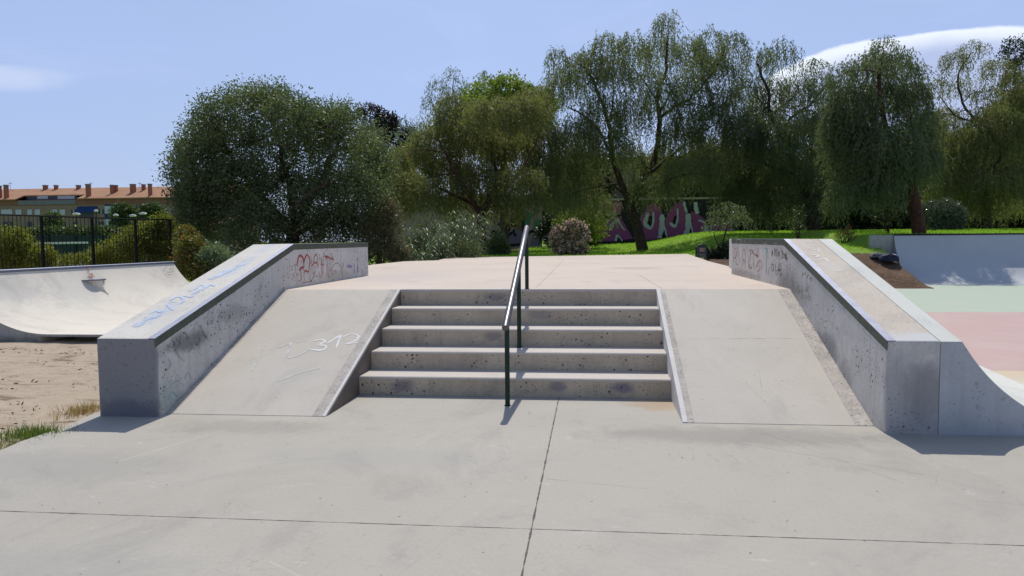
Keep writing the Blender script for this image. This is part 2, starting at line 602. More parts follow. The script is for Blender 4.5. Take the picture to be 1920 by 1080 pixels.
M['cheek'] = concrete('cheek_shade', (.12, .095, .078), (.21, .175, .15), big=2, dirtamt=.5, dirt=(.06, .05, .04), grain=.3)  # dark browns carry the shade of the cheek and the slab recess
M['tread'] = concrete('tread_concrete', (.52, .47, .42), (.60, .55, .50), big=1.2, dirtamt=.25, dirt=(.28, .23, .19), grain=.22)
M['riser'] = concrete('riser_concrete', (0.486, 0.397, 0.299), (0.648, 0.532, 0.396), pits=.9, pit_scale=17, big=1.6, dirtamt=.55, dirt=(.15, .13, .14), streak=.22, grain=.3, hair=.3,
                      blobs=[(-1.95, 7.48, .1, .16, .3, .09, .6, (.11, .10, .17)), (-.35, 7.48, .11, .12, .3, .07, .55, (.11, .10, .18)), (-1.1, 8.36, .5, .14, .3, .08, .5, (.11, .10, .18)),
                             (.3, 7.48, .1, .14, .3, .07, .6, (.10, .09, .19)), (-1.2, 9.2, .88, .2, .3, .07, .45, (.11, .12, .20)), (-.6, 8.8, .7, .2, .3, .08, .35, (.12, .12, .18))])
M['ledge'] = concrete('ledge_wall_concrete', (0.506, 0.486, 0.463), (0.704, 0.674, 0.636), pits=1.0, pit_scale=17, streak=.22, dirtamt=.4, dirt=(.17, .165, .17), big=.9, grain=.22,
                      low_dirt=(0.0, .25, .35, (.22, .21, .22)), scuff=.16,
                      blobs=[(XL - .28, YFL, .38, 1.6, .05, 1.3, .85, (.22, .22, .24)), (XL - .28, YFL, .06, .6, .12, .12, .5, (.12, .11, .15)), (XR + .15, YFR, .3, .7, .08, .5, .5, (.30, .30, .33)), (XR, 7.3, .3, .1, .35, .2, .4, (.20, .19, .19)), (XL, 6.9, .62, .1, .5, .13, .65, (.085, .08, .08)), (XL, 7.9, .8, .1, .5, .12, .35, (.13, .13, .13)), (XL, 6.6, .15, .1, .25, .2, .35, (.16, .30, .28)),
                             (XL, 11.4, 1.05, .1, 1.2, .1, .35, (.30, .28, .21)), (XR, 8.0, .45, .1, .7, .22, .55, (.12, .12, .13)), (XR, 9.2, .95, .1, .9, .18, .4, (.27, .22, .16)),
                             (XR, 12, 1.02, .1, 1.4, .09, .55, (.30, .26, .21)), (XR, 9.4, 1.05, .1, .5, .2, .45, (.13, .14, .16)), (XR + .27, YFR, .35, .22, .1, .3, .35, (.17, .16, .16))])
M['ledge_top'] = concrete('ledge_top_concrete', (0.625, 0.600, 0.546), (0.750, 0.720, 0.655), pits=.35, pit_scale=20, dirtamt=.2, hair=.7, big=.8, dirt=(.33, .33, .34),
                          blobs=[(-4.28, 7.0, .9, .12, .45, .3, .5, (.42, .52, .66)), (-4.22, 8.6, 1.3, .1, .7, .3, .5, (.45, .54, .66)), (-4.25, 9.6, 1.5, .12, .6, .3, .4, (.47, .55, .66))])
M['ledge_top_r'] = concrete('ledge_top_sand', (0.555, 0.486, 0.402), (0.638, 0.573, 0.487), pits=.3, pit_scale=24, dirtamt=.15, hair=.7, big=1.1, grain=.25, dirt=(.40, .34, .29),
                            blobs=[(XR + .25, YFR + .05, ZRF, .5, .2, .2, 1.0, (.62, .615, .60)), (XR + .22, 8.4, 1.25, .14, .3, .3, .4, (.62, .60, .57))])
M['qp'] = concrete('transition_concrete', (0.672, 0.629, 0.544), (0.754, 0.706, 0.616), hair=.7, big=.4, dirtamt=.28, dirt=(.33, .35, .35), grain=.10,
                   lines=[], blobs=[(-9.9, 13.6, .75, .5, .9, .5, .3, (.40, .44, .44)), (-9.7, 16.5, .9, .4, .7, .4, .4, (.35, .36, .36)), (-10.3, 12.3, .7, .4, .8, .4, .35, (.36, .37, .38))])
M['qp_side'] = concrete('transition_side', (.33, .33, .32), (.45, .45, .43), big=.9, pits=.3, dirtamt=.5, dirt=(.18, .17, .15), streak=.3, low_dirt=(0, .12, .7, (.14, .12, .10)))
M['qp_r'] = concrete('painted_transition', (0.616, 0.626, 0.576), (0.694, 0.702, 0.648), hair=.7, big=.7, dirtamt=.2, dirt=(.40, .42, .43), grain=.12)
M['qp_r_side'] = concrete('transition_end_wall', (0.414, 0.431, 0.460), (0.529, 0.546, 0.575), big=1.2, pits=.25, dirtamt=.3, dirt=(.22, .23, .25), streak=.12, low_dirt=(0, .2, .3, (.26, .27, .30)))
M['qp_far'] = concrete('far_transition', (0.450, 0.474, 0.502), (0.512, 0.538, 0.557), big=.6, dirtamt=.2, dirt=(.38, .42, .46), grain=.08)
M['steel_green'] = plain('green_paint', (.045, .06, .045), .5, .0, scale=12, col2=(.075, .09, .07))
M['steel_worn'] = plain('worn_steel', (.40, .40, .50), .42, .55, scale=9, col2=(.50, .52, .56))
M['rail_post'] = plain('rail_post_green', (.008, .028, .017), .45, .0, scale=15, col2=(.013, .035, .022))
M['rail_top'] = plain('rail_top_worn', (.17, .16, .17), .40, .7, scale=13, col2=(.11, .11, .11))
M['iron'] = plain('dark_iron', (.012, .013, .015), .5, .3)
M['coping'] = plain('coping_steel', (.16, .18, .25), .45, .5)
M['bark'] = plain('bark', (.085, .055, .042), .9, scale=7, col2=(.04, .027, .022), bump=.8)
M['bark_red'] = plain('bark_red', (.12, .055, .037), .9, scale=7, col2=(.06, .03, .022), bump=.8)
M['l_pepper'] = leafmat('pepper_leaves', (.095, .125, .055), (.18, .21, .10), .45)
M['l_pepper_y'] = leafmat('yellowish_pepper_leaves', (.115, .135, .052), (.205, .22, .090), .48)
M['l_pepper_d'] = leafmat('deep_pepper_leaves', (.070, .100, .052), (.140, .175, .088), .42)
M['l_elm'] = leafmat('elm_leaves', (.052, .085, .036), (.150, .195, .088), .38)
M['l_dark'] = leafmat('dark_evergreen', (.022, .034, .016), (.044, .062, .028), .2)
M['l_brown'] = leafmat('dark_cypress', (.022, .018, .015), (.04, .032, .024), .1)
M['l_bright'] = leafmat('bright_leaves', (0.125, 0.200, 0.030), (0.237, 0.300, 0.054), .45)
M['l_bush'] = leafmat('yellow_green_bush', (0.115, 0.149, 0.022), (0.257, 0.270, 0.042), .4)
M['l_rust'] = leafmat('rusty_bush', (0.104, 0.130, 0.026), (0.208, 0.208, 0.048), .35, c3=(.30, .10, .03))
M['l_reed'] = leafmat('reed_leaves', (.08, .13, .06), (.19, .26, .14), .3)
M['l_blue'] = leafmat('pale_leaves', (.13, .18, .14), (.22, .28, .23), .3)
M['l_dry'] = leafmat('dry_shrub', (.075, .09, .045), (.15, .155, .08), .3, c3=(.25, .12, .06))
M['l_olean'] = leafmat('oleander', (0.063, 0.098, 0.035), (0.126, 0.168, 0.063), .25)
M['l_gloss'] = leafmat('glossy_shrub', (.07, .10, .055), (.20, .23, .16), .1, rough=.16)
M['flower'] = leafmat('pink_flowers', (.55, .36, .36), (.75, .55, .52), .3)
M['redflower'] = leafmat('red_flowers', (.35, .04, .03), (.45, .08, .04), .3)
M['blade'] = leafmat('grass_blades', (.07, .14, .02), (.17, .23, .05), .35)
M['dryblade'] = leafmat('dry_grass_blades', (.30, .22, .11), (.42, .32, .17), .3)


def ground_mat():
    m, k, b = new_mat('ground_dirt_and_lawn')
    P = obj_vec(k, True)
    n1 = k.noise(P, .8, 8, .65, .3); n2 = k.noise(P, 7, 6, .7); n3 = k.noise(P, 60, 3, .6)
    sand = k.mix(k.ramp(n2, .3, .7), (.42, .345, .26), (.50, .42, .325))
    sand = k.mix(k.m('MULTIPLY', k.ramp(k.noise(k.scaled(P, (1, 2.2, 1)), 1.1, 8, .70, .6), .52, .66), .85), sand, (.17, .115, .07))
    sand = k.mix(k.ramp(n3, .62, .75, 0, .35), sand, (.24, .19, .14))
    peb = k.n('ShaderNodeTexVoronoi'); k.l(P, peb.inputs['Vector']); peb.inputs['Scale'].default_value = 16
    sand = k.mix(k.ramp(peb.outputs['Distance'], .16, .08, 0, .5), sand, (.15, .11, .08))
    at = k.n('ShaderNodeAttribute', attribute_name='grass').outputs['Fac']
    br = k.n('ShaderNodeAttribute', attribute_name='brown').outputs['Fac']
    dirt = k.mix(k.ramp(n1, .35, .65), (.075, .045, .03), (.17, .11, .07))
    dirt = k.mix(k.ramp(n2, .52, .7, 0, .75), dirt, (.25, .19, .13))
    dirt = k.mix(k.ramp(k.noise(P, 2.6, 6, .7, .5), .56, .66, 0, .7), dirt, (.06, .045, .03))
    ga = k.mix(k.ramp(n1, .35, .7), (.20, .36, .045), (.29, .44, .07))
    ga = k.mix(k.ramp(k.noise(P, 2.2, 7, .7), .58, .8, 0, .6), ga, (.27, .29, .08))
    ga = k.mix(k.ramp(n3, .3, .75, 0, .55), ga, (.12, .20, .025))
    col = k.mix(k.ramp(k.m('ADD', br, k.m('MULTIPLY', k.m('SUBTRACT', n2, .5), .5)), .4, .6), sand, dirt)
    col = k.mix(k.ramp(k.m('ADD', at, k.m('MULTIPLY', k.m('SUBTRACT', n2, .5), .6)), .4, .6), col, ga)
    k.l(col, b.inputs['Base Color'])
    b.inputs['Roughness'].default_value = .95
    b.inputs['Specular IOR Level'].default_value = .1
    bp = k.n('ShaderNodeBump'); bp.inputs['Strength'].default_value = .9; bp.inputs['Distance'].default_value = .03
    k.l(k.m('ADD', k.m('MULTIPLY', n2, .6), k.m('MULTIPLY', n3, .5)), bp.inputs['Height']); k.l(bp.outputs[0], b.inputs['Normal'])
    return m


# ================================================================ TERRAIN
def ss(a, b_, x):
    t = np.clip((x - a) / (b_ - a), 0, 1)
    return t * t * (3 - 2 * t)


def hground(x, y):
    x = np.asarray(x, float); y = np.asarray(y, float)
    z = np.full(np.broadcast(x, y).shape, -.035)
    # lawn behind the deck
    topz = np.interp(x, [-8, -5, 2, 12, 28], [.6, .95, 1.22, 1.75, 2.1])
    left = np.interp(y, [24, 29, 37], [.55, .90, .80]) + (topz - .8) * ss(36, 49, y)
    right = np.interp(y, [26, 28, 40], [.8, 1.15, 1.72]) + .2 * ss(40, 49, y)
    wr_ = ss(3.0, 7.5, x)
    back = left * (1 - wr_) + right * wr_
    # rise toward the back (starts at the right place for each x)
    inleft = ss(-8.5, -5.2, x)
    rise_l = ss(19, 25, y) * inleft
    rise_r = ss(23.2, 27.6, y)
    z1 = z + (back - z) * (rise_l * (1 - wr_) + rise_r * wr_)
    # bank along the right flank of the deck
    bank = .92 * (1 - ss(4.6, 7.4, x)) * ss(14.5, 17, y) * ss(2.4, 3.0, x) * (1 - ss(27, 30, y))
    z1 = np.maximum(z1, bank - .035)
    # keep the ground under the far transition low
    q = (x > 10.4)
    z1 = np.where(q & (y < 28.0), -.035, z1)
    z1 = np.where(q & (y >= 28.0), np.maximum(1.5 + (y - 28) * .03, 0) * (y < 40) + np.where(y >= 40, back, 0), z1)
    # ground falls away to the left, beyond the fence
    fall = ss(23, 45, y) * (1 - ss(-12, -7, x))
    z1 = z1 * (1 - fall) + (-1.6) * fall
    fall2 = ss(-14, -22, x) * ss(10, 22, y)
    z1 = np.where(x < -14, z1 * (1 - ss(14, 24, -x)) - 1.6 * ss(14, 24, -x) * ss(5, 25, y), z1)
    # far away: flat
    far = ss(60, 90, np.hypot(x, y - 10))
    z1 = z1 * (1 - far) + (-1.6) * far
    return z1


def terrain():
    xs = np.concatenate([[-1500, -700, -350, -200, -120, -80, -60, -45, -35, -28], np.arange(-24, 24.01, .3), [26, 29, 33, 40, 50, 70, 100, 180, 350, 700, 1500]])
    ys = np.concatenate([[-400, -150, -60, -25, -12, -6], np.arange(-3, 26.9, .3), [27.1, 27.4, 27.7, 27.95, 28.05], np.arange(28.3, 52, .35), [54, 58, 64, 72, 85, 110, 160, 250, 450, 900, 2000]])
    X, Y = np.meshgrid(xs, ys, indexing='ij')
    Z = hground(X, Y)
    nz = np.array([[noise.noise(Vector((a * .7, b_ * .7, 0))) for b_ in ys] for a in xs])
    nf = np.array([[noise.noise(Vector((a * 2.7, b_ * 2.7, 4))) for b_ in ys] for a in xs])
    onpad = ((X > -4.8) & (Y < 17)) | (X > 10.3) & (Y < 28)
    Z = Z + np.where(onpad, 0, .035 * nz + .02 * nf)
    Z = np.where(onpad | ((X > 7.45) & (X < 10.5) & (Y < 23)) | ((X > 4.4) & (Y < 15)), np.minimum(Z, -.035), Z)
    # clear below the deck footprint
    Z = np.where((X > -5.8) & (X < 3.3) & (Y > 8.5) & (Y < 28), np.minimum(Z, .85), Z)
    n0, n1 = X.shape
    mb = MB()
    vs = np.stack([X, Y, Z], -1).reshape(-1, 3)
    idx = np.arange(n0 * n1).reshape(n0, n1)
    fs = np.stack([idx[:-1, :-1], idx[1:, :-1], idx[1:, 1:], idx[:-1, 1:]], -1).reshape(-1, 4)
    mb.v = vs.tolist(); mb.f = fs.tolist(); mb.mi = [0] * len(fs)
    o = mb.build('ground', ground_mat(), smooth=60, fix=False)
    me = o.data
    g = ss(24.5, 27.5, Y) * ss(-4.6, -3.4, X)
    bare = (1 - ss(26.2, 28.0, Y + .6 * nz)) * ss(4.0, 5.0, X) * (1 - ss(10.9, 11.2, X))
    g = g * (1 - bare)
    g = np.maximum(g, .75 * ss(24, 40, Y) * (1 - ss(-9, -7, X)))
    br = ((X > 2.9) & (Y > 12) & (X < 10.6)).astype(float)
    br = np.maximum(br, ss(19.0, 21, Y) * (X < -4) * 1.0)
    for nm, a in (('grass', g), ('brown', br)):
        at = me.attributes.new(nm, 'FLOAT', 'POINT')
        at.data.foreach_set('value', a.reshape(-1).astype(np.float32))
    return struct(o)


terrain()

# ================================================================ PAD, FLOORS
mb = MB()
mb.prism([(-4.53, -6, 0), (14, -6, 0), (14, YFR + .1, 0), (3.2, YFR + .1, 0), (3.2, 8.2, 0), (-4.6, 8.2, 0), (-4.66, 6.54, 0), (-4.58, 6.0, 0), (-4.60, 5.5, 0), (-4.52, 5.0, 0)], (0, 0, -.12))
struct(mb.build('concrete_pad', M['pad'], bevel=.006))


def floor_mat():
    m, k, b = new_mat('painted_floor_colours')
    P = obj_vec(k, True)
    sx = k.n('ShaderNodeSeparateXYZ'); k.l(P, sx.inputs[0])
    y = k.m('ADD', sx.outputs[1], k.m('MULTIPLY', k.m('SUBTRACT', k.noise(P, 3, 4, .6), .5), .06))
    lem = (.58, .56, .46); yel = (.58, .48, .33)
    col = k.mix(k.ramp(y, 8.4, 8.9), lem, yel)
    col = k.mix(k.ramp(y, 9.29, 9.32), col, (.50, .345, .32))
    col = k.mix(k.ramp(y, 16.42, 16.46), col, (.40, .48, .38))
    n = k.noise(P, 1.1, 7, .65, .4)
    col = k.mix(k.ramp(n, .45, .75, 0, .35), col, (.55, .52, .47))
    col = k.mix(k.ramp(k.noise(k.scaled(P, (1, 3, 1)), 1.5, 6, .7), .55, .75, 0, .25), col, (.36, .33, .32))
    k.l(col, b.inputs['Base Color'])
    b.inputs['Roughness'].default_value = .75
    return m


mb = MB()
mb.prism([(3.0, 6.36, .0), (45, 6.36, .0), (45, 25.9, .0), (9.6, 25.9, 0), (7.9, 24.2, .0), (6.4, 20, 0), (5.2, 15.5, .0), (3.0, 15.5, .0)], (0, 0, -.1))
struct(mb.build('painted_floor', floor_mat()))

# raised deck
mb = MB()
deck_poly = [(XLO + .02, YT), (XR + .3, YT), (2.93, 16.3), (3.04, 20), (3.64, 29.19), (-4.96, 25.55), (-4.66, 22.34), (-5.47, 21.42), (-5.59, 18.76), (-5.5, 13.2), (XLO + .02, 13.2)]
mb.prism([(x, y, HP) for x, y in deck_poly], (0, 0, -HP - .05))
struct(mb.build('raised_deck', M['deck'], bevel=.008))

# ================================================================ STAIRS AND RAMPS
st = thing('staircase', 'five wide pitted concrete steps up to the deck between two ramps', 'stairs', (-.8, Y0, 0))
for i in range(4):
    y0 = Y0 + TD * i
    mb = MB()
    z1 = RI * (i + 1)
    # riser + tread, tread slightly rounded
    mb.add([(XS0, y0, z1 - RI - .01), (XS1, y0, z1 - RI - .01), (XS1, y0, z1 - .03), (XS0, y0, z1 - .03),
            (XS0, y0 - .006, z1 - .028), (XS1, y0 - .006, z1 - .028), (XS1, y0 - .006, z1 - .008), (XS0, y0 - .006, z1 - .008),
            (XS0, y0 + .006, z1), (XS1, y0 + .006, z1), (XS1, y0 + TD + .01, z1), (XS0, y0 + TD + .01, z1)],
           [(0, 1, 2, 3), (3, 2, 5, 4)], 0)
    n_ = len(mb.v) - 12
    mb.f += [(4 + n_, 5 + n_, 6 + n_, 7 + n_), (7 + n_, 6 + n_, 9 + n_, 8 + n_), (8 + n_, 9 + n_, 10 + n_, 11 + n_)]
    mb.mi += [1, 1, 1]
    under(mb.build('step', [M['riser'], M['tread']], fix=False), st)
mb = MB()
y0 = Y0 + 4 * TD
mb.box(XS0, XS1, y0 - .006, y0 + .05, HP - RI - .01, HP - .03, 0)
mb.box(XS0, XS1, y0 - .010, y0 + .30, HP - .03, HP + .003, 1)
under(mb.build('top_step', [M['riser'], M['tread']]), st)


def ramp(name, x0, x1, label, mat, left_side):
    t = thing(name, label, 'ramp', ((x0 + x1) / 2, YP0, 0))
    sl = HP / (YT - YP0)

    def strip(a, b_, m, nm, dz=0.0, lo=YP0):
        z = lambda y: (y - YP0) * sl + dz
        mb = MB()
        mb.prism([(a, lo, -.02), (a, lo, max(z(lo), .0) + .004), (a, YT + .002, HP + .001 + dz), (a, YT + .002, -.02)], (b_ - a, 0, 0))
        return under(mb.build(nm, m, bevel=.003), t)
    if left_side:
        strip(x0, x0 + .07, M['mortar'], 'mortar_strip', .0005)
        strip(x0 + .07, x1 - .125, mat, 'ramp_surface')
        strip(x1 - .125, x1 - .03, M['mortar'], 'rough_strip', .0015)
        strip(x1 - .03, x1, M['white_edge'], 'worn_edge', .004)
        # cheek facing the steps, its shade put into the dark brown
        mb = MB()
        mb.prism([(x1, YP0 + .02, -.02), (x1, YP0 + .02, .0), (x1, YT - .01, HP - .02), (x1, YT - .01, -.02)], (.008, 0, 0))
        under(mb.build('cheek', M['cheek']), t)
    else:
        strip(x0, x0 + .045, M['white_edge'], 'worn_edge', .006)
        strip(x0 + .045, x0 + .10, M['mortar'], 'rough_strip', .001)
        strip(x0 + .10, x1 - .145, mat, 'ramp_surface')
        strip(x1 - .145, x1, M['mortar'], 'mortar_strip', .0005)
    return t


rl = ramp('skate_ramp', XL + .0, XS0 - .009, 'grey concrete bank ramp with white 1312 scrawl left of the steps', M['ramp'], True)
rr = ramp('skate_ramp', XS1 + .001, XR, 'grey concrete bank ramp with a white chipped edge right of the steps', M['ramp_r'], False)
# white scrawl 1312 on the left ramp
sl = HP / (YT - YP0)
rN = Vector((0, -sl, 1)).normalized()


def on_ramp(px, py):
    r = ray(px, py)
    # plane z = (y-YP0)*sl
    t = (-(YP0) * sl - 1.6) / (r.z - sl * r.y)
    return CAMP + r * t


o_ = on_ramp(540, 680); U_ = Vector((1, 0, 0)); V_ = Vector((0, 1, sl)).normalized()


def rp(px, py):
    p = on_ramp(px, py) - o_
    return (p.dot(U_), p.dot(V_))


M['p_white'] = paint('white_spray', (.82, .82, .82), .16)
M['p_white2'] = paint('faint_white_spray', (.66, .66, .65), .34)
strokes('painted_tag', [[rp(614, 645), rp(640, 628)], [rp(640, 628), rp(630, 654)], [rp(643, 633), rp(657, 626), rp(674, 629), rp(670, 639), rp(648, 646)], [rp(648, 646), rp(672, 643)],
                        [rp(586, 641), rp(602, 636), rp(612, 641), rp(598, 647)], [rp(598, 647), rp(614, 650), rp(606, 658), rp(582, 656)]], o_, U_, V_, M['p_white'], .040, rl, .0050)
strokes('faded_tag', [[rp(524, 652), rp(548, 640), rp(536, 676)], [rp(548, 640), rp(532, 680)], [rp(540, 672), rp(560, 668), rp(582, 654)], [rp(556, 643), rp(566, 640), rp(576, 638)],
                      [rp(520, 716), rp(560, 700), rp(600, 690)], [rp(500, 640), rp(470, 700)]], o_, U_, V_, M['p_white2'], .03, rl, .0050)


# ================================================================ LEDGES
def ledge(label, xi, xo, yf, zf, yk, zk, ye, mside, mtop, sgn):
    """xi inner face x, xo outer face x"""
    t = thing('grind_ledge', label, 'ledge', ((xi + xo) / 2, yf, 0))
    x0, x1 = min(xi, xo), max(xi, xo)
    mb = MB()
    prof = [(yf, -.02), (yf, zf), (yk, zk), (ye, zk), (ye, -.02)]
    a = [(x0, y, z) for y, z in prof]; b_ = [(x1, y, z) for y, z in prof]
    n = 5
    mb.add(a + b_, [(0, 5, 6, 1)], 0)
    mb.f += [(1, 6, 7, 2), (2, 7, 8, 3)]; mb.mi += [1, 1]
    mb.f += [(3, 8, 9, 4), (0, 1, 2, 3, 4), (9, 8, 7, 6, 5)]; mb.mi += [0, 0, 0]
    body = under(mb.build('ledge_block', [mside, mtop], bevel=.012), t)
    # steel angle along the inner top edge
    sg = 1 if xi > xo else -1
    th = .075; tw = .062; e = .004
    path = [(yf - .002, zf), (yk, zk), (ye + .002, zk)]
    dirs = []
    for i in range(3):
        d0 = Vector((0, path[min(i + 1, 2)][0] - path[min(i, 1)][0], path[min(i + 1, 2)][1] - path[min(i, 1)][1])).normalized()
        if i == 1:
            dp = Vector((0, path[1][0] - path[0][0], path[1][1] - path[0][1])).normalized()
            bis = (dp + d0).normalized(); sc = 1 / bis.dot(dp)
            nrm = Vector((0, -bis.z, bis.y)) * sc
        else:
            if i == 2: d0 = Vector((0, path[2][0] - path[1][0], path[2][1] - path[1][1])).normalized()
            nrm = Vector((0, -d0.z, d0.y))
            if i == 0: nrm = Vector((0, 0, 1 / d0.y))   # cut flush with the front face
        dirs.append(nrm)
    sec = [(e, e), (e, -th), (-.001, -th), (-.001, -.001), (-tw, -.001), (-tw, e)]
    mb = MB(); secs = []
    for (y, z), nrm in zip(path, dirs):
        secs.append([Vector((xi + sg * u, y, z)) + nrm * v for u, v in sec])
    mb.loft(secs)
    # top flange faces: last section edge (index 5 -> 0)
    for fi, f in enumerate(mb.f[:12]):
        if fi % 6 == 5: mb.mi[fi] = 1
    ang = under(mb.build('edge_angle', [M['steel_green'], M['steel_worn']]), t)
    # thin pale tube added to paint a highlight line along the corner
    mb = MB()
    mb.tube([Vector((xi + sg * (e - .002), y, z)) + nrm * (e - .002) for (y, z), nrm in zip(path, dirs)], .0022, 6)
    sub(mb.build('edge_highlight', M['edge_glint'], smooth=60), ang)
    return t


M['edge_glint'] = plain('pale_highlight_line', (.5, .5, .5), .5, .3)  # pale tone of the painted corner highlight
ll = ledge('sloping concrete grind ledge with a blue tag on top, left of the steps', XL, XLO, YFL, ZLF, YKL, ZLT, YEL, M['ledge'], M['ledge_top'], 1)
lr = ledge('sloping concrete grind ledge with a sandy top and black writing, right of the steps', XR, XRD, YFR, ZRF, YKR, ZRT, YER, M['ledge'], M['ledge_top_r'], 1)

# tags on inner walls
M['p_red'] = paint('red_spray', (.42, .045, .04), .14)
M['p_red2'] = paint('thin_red_spray', (.36, .11, .075), .26)
M['p_black'] = paint('black_spray', (.035, .035, .045), .18)
M['p_grey'] = paint('grey_spray', (.13, .13, .15), .30)
M['p_teal'] = paint('teal_spray', (.22, .45, .47), .35)
M['p_tealw'] = paint('pale_teal_spray', (.45, .58, .58), .3)
M['p_blue'] = paint('pale_blue_spray', (.50, .62, .86), .42)
M['p_purple'] = paint('purple_spray', (.30, .22, .42), .45)


def wp(X, px, py):
    r = ray(px, py); t = X / r.x
    p = CAMP + r * t
    return (p.y, p.z)


def zoomL(a, b_):  # zoom of [520,450,720,560] at 1920 wide
    return wp(XL, 520 + a / 9.6, 450 + b_ / 9.6)


zl = zoomL
UL = Vector((0, 1, 0)); VL = Vector((0, 0, 1)); OL = Vector((XL, 0, 0))
strokes('red_tag', [(.045, [zl(350, 470), zl(362, 380), zl(385, 290), zl(430, 280), zl(462, 330), zl(480, 440), zl(470, 500), zl(410, 500), zl(395, 560)]),
                    (.040, [zl(470, 420), zl(490, 340), zl(525, 260), zl(560, 290), zl(590, 400), zl(572, 500), zl(560, 590), zl(500, 540), zl(470, 600)]),
                    (.028, [zl(410, 500), zl(425, 620), zl(430, 730)]),
                    (.035, [zl(620, 470), zl(660, 410), zl(700, 400), zl(725, 440), zl(735, 500)]),
                    (.028, [zl(650, 400), zl(665, 300), zl(690, 250), zl(715, 290), zl(725, 420)]),
                    (.022, [zl(745, 560), zl(765, 690), zl(795, 640), zl(800, 480), zl(790, 300)]),
                    (.022, [zl(815, 640), zl(820, 500), zl(825, 380), zl(830, 240), zl(845, 210), zl(850, 280)]),
                    (.042, [zl(835, 290), zl(900, 305), zl(960, 330), zl(1005, 350)]), (.022, [zl(985, 260), zl(995, 320), zl(1010, 370)]),
                    (.024, [zl(860, 370), zl(880, 330), zl(890, 320)]),
                    (.020, [zl(900, 340), zl(905, 500), zl(915, 680)]), (.018, [zl(945, 340), zl(950, 450), zl(940, 560)])],
        OL, UL, VL, M['p_red'], .03, ll, .004)
strokes('thin_red_tag', [[zl(960, 580), zl(990, 480), zl(1050, 410), zl(1110, 420), zl(1150, 510), zl(1150, 640)], [zl(300, 690), zl(290, 600)], [zl(315, 400), zl(325, 560), zl(355, 660), zl(370, 600)],
                         [zl(470, 620), zl(490, 740)], [zl(580, 620), zl(570, 720), zl(630, 730), zl(650, 640), zl(635, 550)], [zl(680, 520), zl(670, 690)], [zl(1160, 410), zl(1170, 540), zl(1195, 410)],
                         [zl(1000, 600), zl(1030, 530), zl(1060, 600)], [zl(755, 290), zl(760, 380)], [zl(880, 400), zl(885, 640)], [zl(775, 440), zl(860, 455)], [zl(600, 290), zl(612, 440), zl(600, 590)],
                         [zl(430, 770), zl(640, 740)]],
        OL, UL, VL, M['p_red2'], .018, ll, .0035)
strokes('purple_tag', [(.12, [zl(1440, 300), zl(1440, 600)]), (.05, [zl(1250, 470), zl(1340, 480)]), (.06, [zl(1380, 420), zl(1390, 600)]), (.07, [zl(1520, 520), zl(1520, 600)])], OL, UL, VL, M['p_purple'], .05, ll, .003)


def zr(a, b_):  # zoom of [1360,440,1560,560] at 1800 wide
    return wp(XR, 1360 + a / 9.0, 440 + b_ / 9.0)


OR = Vector((XR, 0, 0))
strokes('red_tag', [[zr(140, 470), zr(150, 330), zr(160, 230), zr(185, 240), zr(180, 400), zr(185, 500), zr(220, 500)], [zr(190, 370), zr(205, 220), zr(220, 220), zr(215, 400)], [zr(150, 400), zr(180, 380)],
                    [zr(285, 420), zr(295, 280), zr(320, 230), zr(340, 300), zr(340, 560)], [zr(285, 550), zr(290, 440), zr(310, 410), zr(330, 450), zr(310, 490)],
                    [zr(370, 200), zr(385, 330), zr(395, 560)], [zr(400, 300), zr(430, 240), zr(440, 300), zr(415, 360), zr(430, 410), zr(400, 440), zr(410, 560), zr(450, 570), zr(455, 480)],
                    (.042, [zr(450, 260), zr(475, 320), zr(520, 350), zr(560, 370)]), (.026, [zr(560, 220), zr(548, 300), zr(520, 360)]), [zr(475, 350), zr(485, 590)],
                    [zr(520, 560), zr(560, 460), zr(590, 430), zr(615, 470), zr(615, 600)], [zr(545, 610), zr(575, 610), zr(575, 540)], [zr(240, 250), zr(250, 500)]],
        OR, UL, VL, M['p_red2'], .03, lr, .004)
BK = []
for (x, s_) in ((790, 0), (835, 1), (870, 2), (905, 3), (955, 4), (990, 5), (1020, 6)):
    dy = (x - 790) * .25
    if s_ == 0: BK += [[zr(785, 370), zr(795, 250), zr(805, 330)], [zr(788, 320), zr(805, 310)]]
    elif s_ == 1: BK += [[zr(832, 360), zr(835, 220), zr(850, 300), zr(850, 380)]]
    elif s_ == 2: BK += [[zr(865, 380), zr(865, 240), zr(885, 260), zr(872, 310), zr(888, 330), zr(870, 380)]]
    elif s_ == 3: BK += [[zr(900, 380), zr(905, 260), zr(920, 340), zr(918, 390)]]
    elif s_ == 4: BK += [[zr(940, 280), zr(985, 290), zr(945, 380), zr(980, 390)]]
    elif s_ == 5: BK += [[zr(995, 300), zr(992, 400)], [zr(1010, 410), zr(1012, 320), zr(1030, 420)]]
    else: BK += [[zr(1030, 290), zr(1035, 400), zr(1048, 435)]]
BK += [[zr(785, 480), zr(790, 620)], [zr(800, 510), zr(825, 500), zr(815, 600), zr(800, 620)], [zr(850, 500), zr(855, 640), zr(862, 700)], [zr(880, 520), zr(885, 690)],
       [zr(905, 650), zr(910, 520), zr(932, 470), zr(945, 560), zr(925, 700)], [zr(955, 560), zr(965, 640), zr(940, 700)], [zr(890, 600), zr(940, 590)]]
strokes('black_writing', BK, OR, UL, VL, M['p_black'], .032, lr, .0045)
strokes('black_number', [[zr(1285, 730), zr(1325, 640)], [zr(1345, 650), zr(1360, 660), zr(1350, 690)], [zr(1375, 740), zr(1408, 675)], [zr(1430, 750), zr(1445, 730), zr(1455, 760), zr(1440, 800)]], OR, UL, VL, M['p_black'], .02, lr, .0045)
GS = []
for i in range(26):
    a = random.uniform(1190, 1480); b_ = random.uniform(800, 1040)
    GS.append([zr(a, b_), zr(a + random.uniform(-8, 14), b_ + random.uniform(20, 60)), zr(a + random.uniform(-25, 25), b_ + random.uniform(50, 110))])
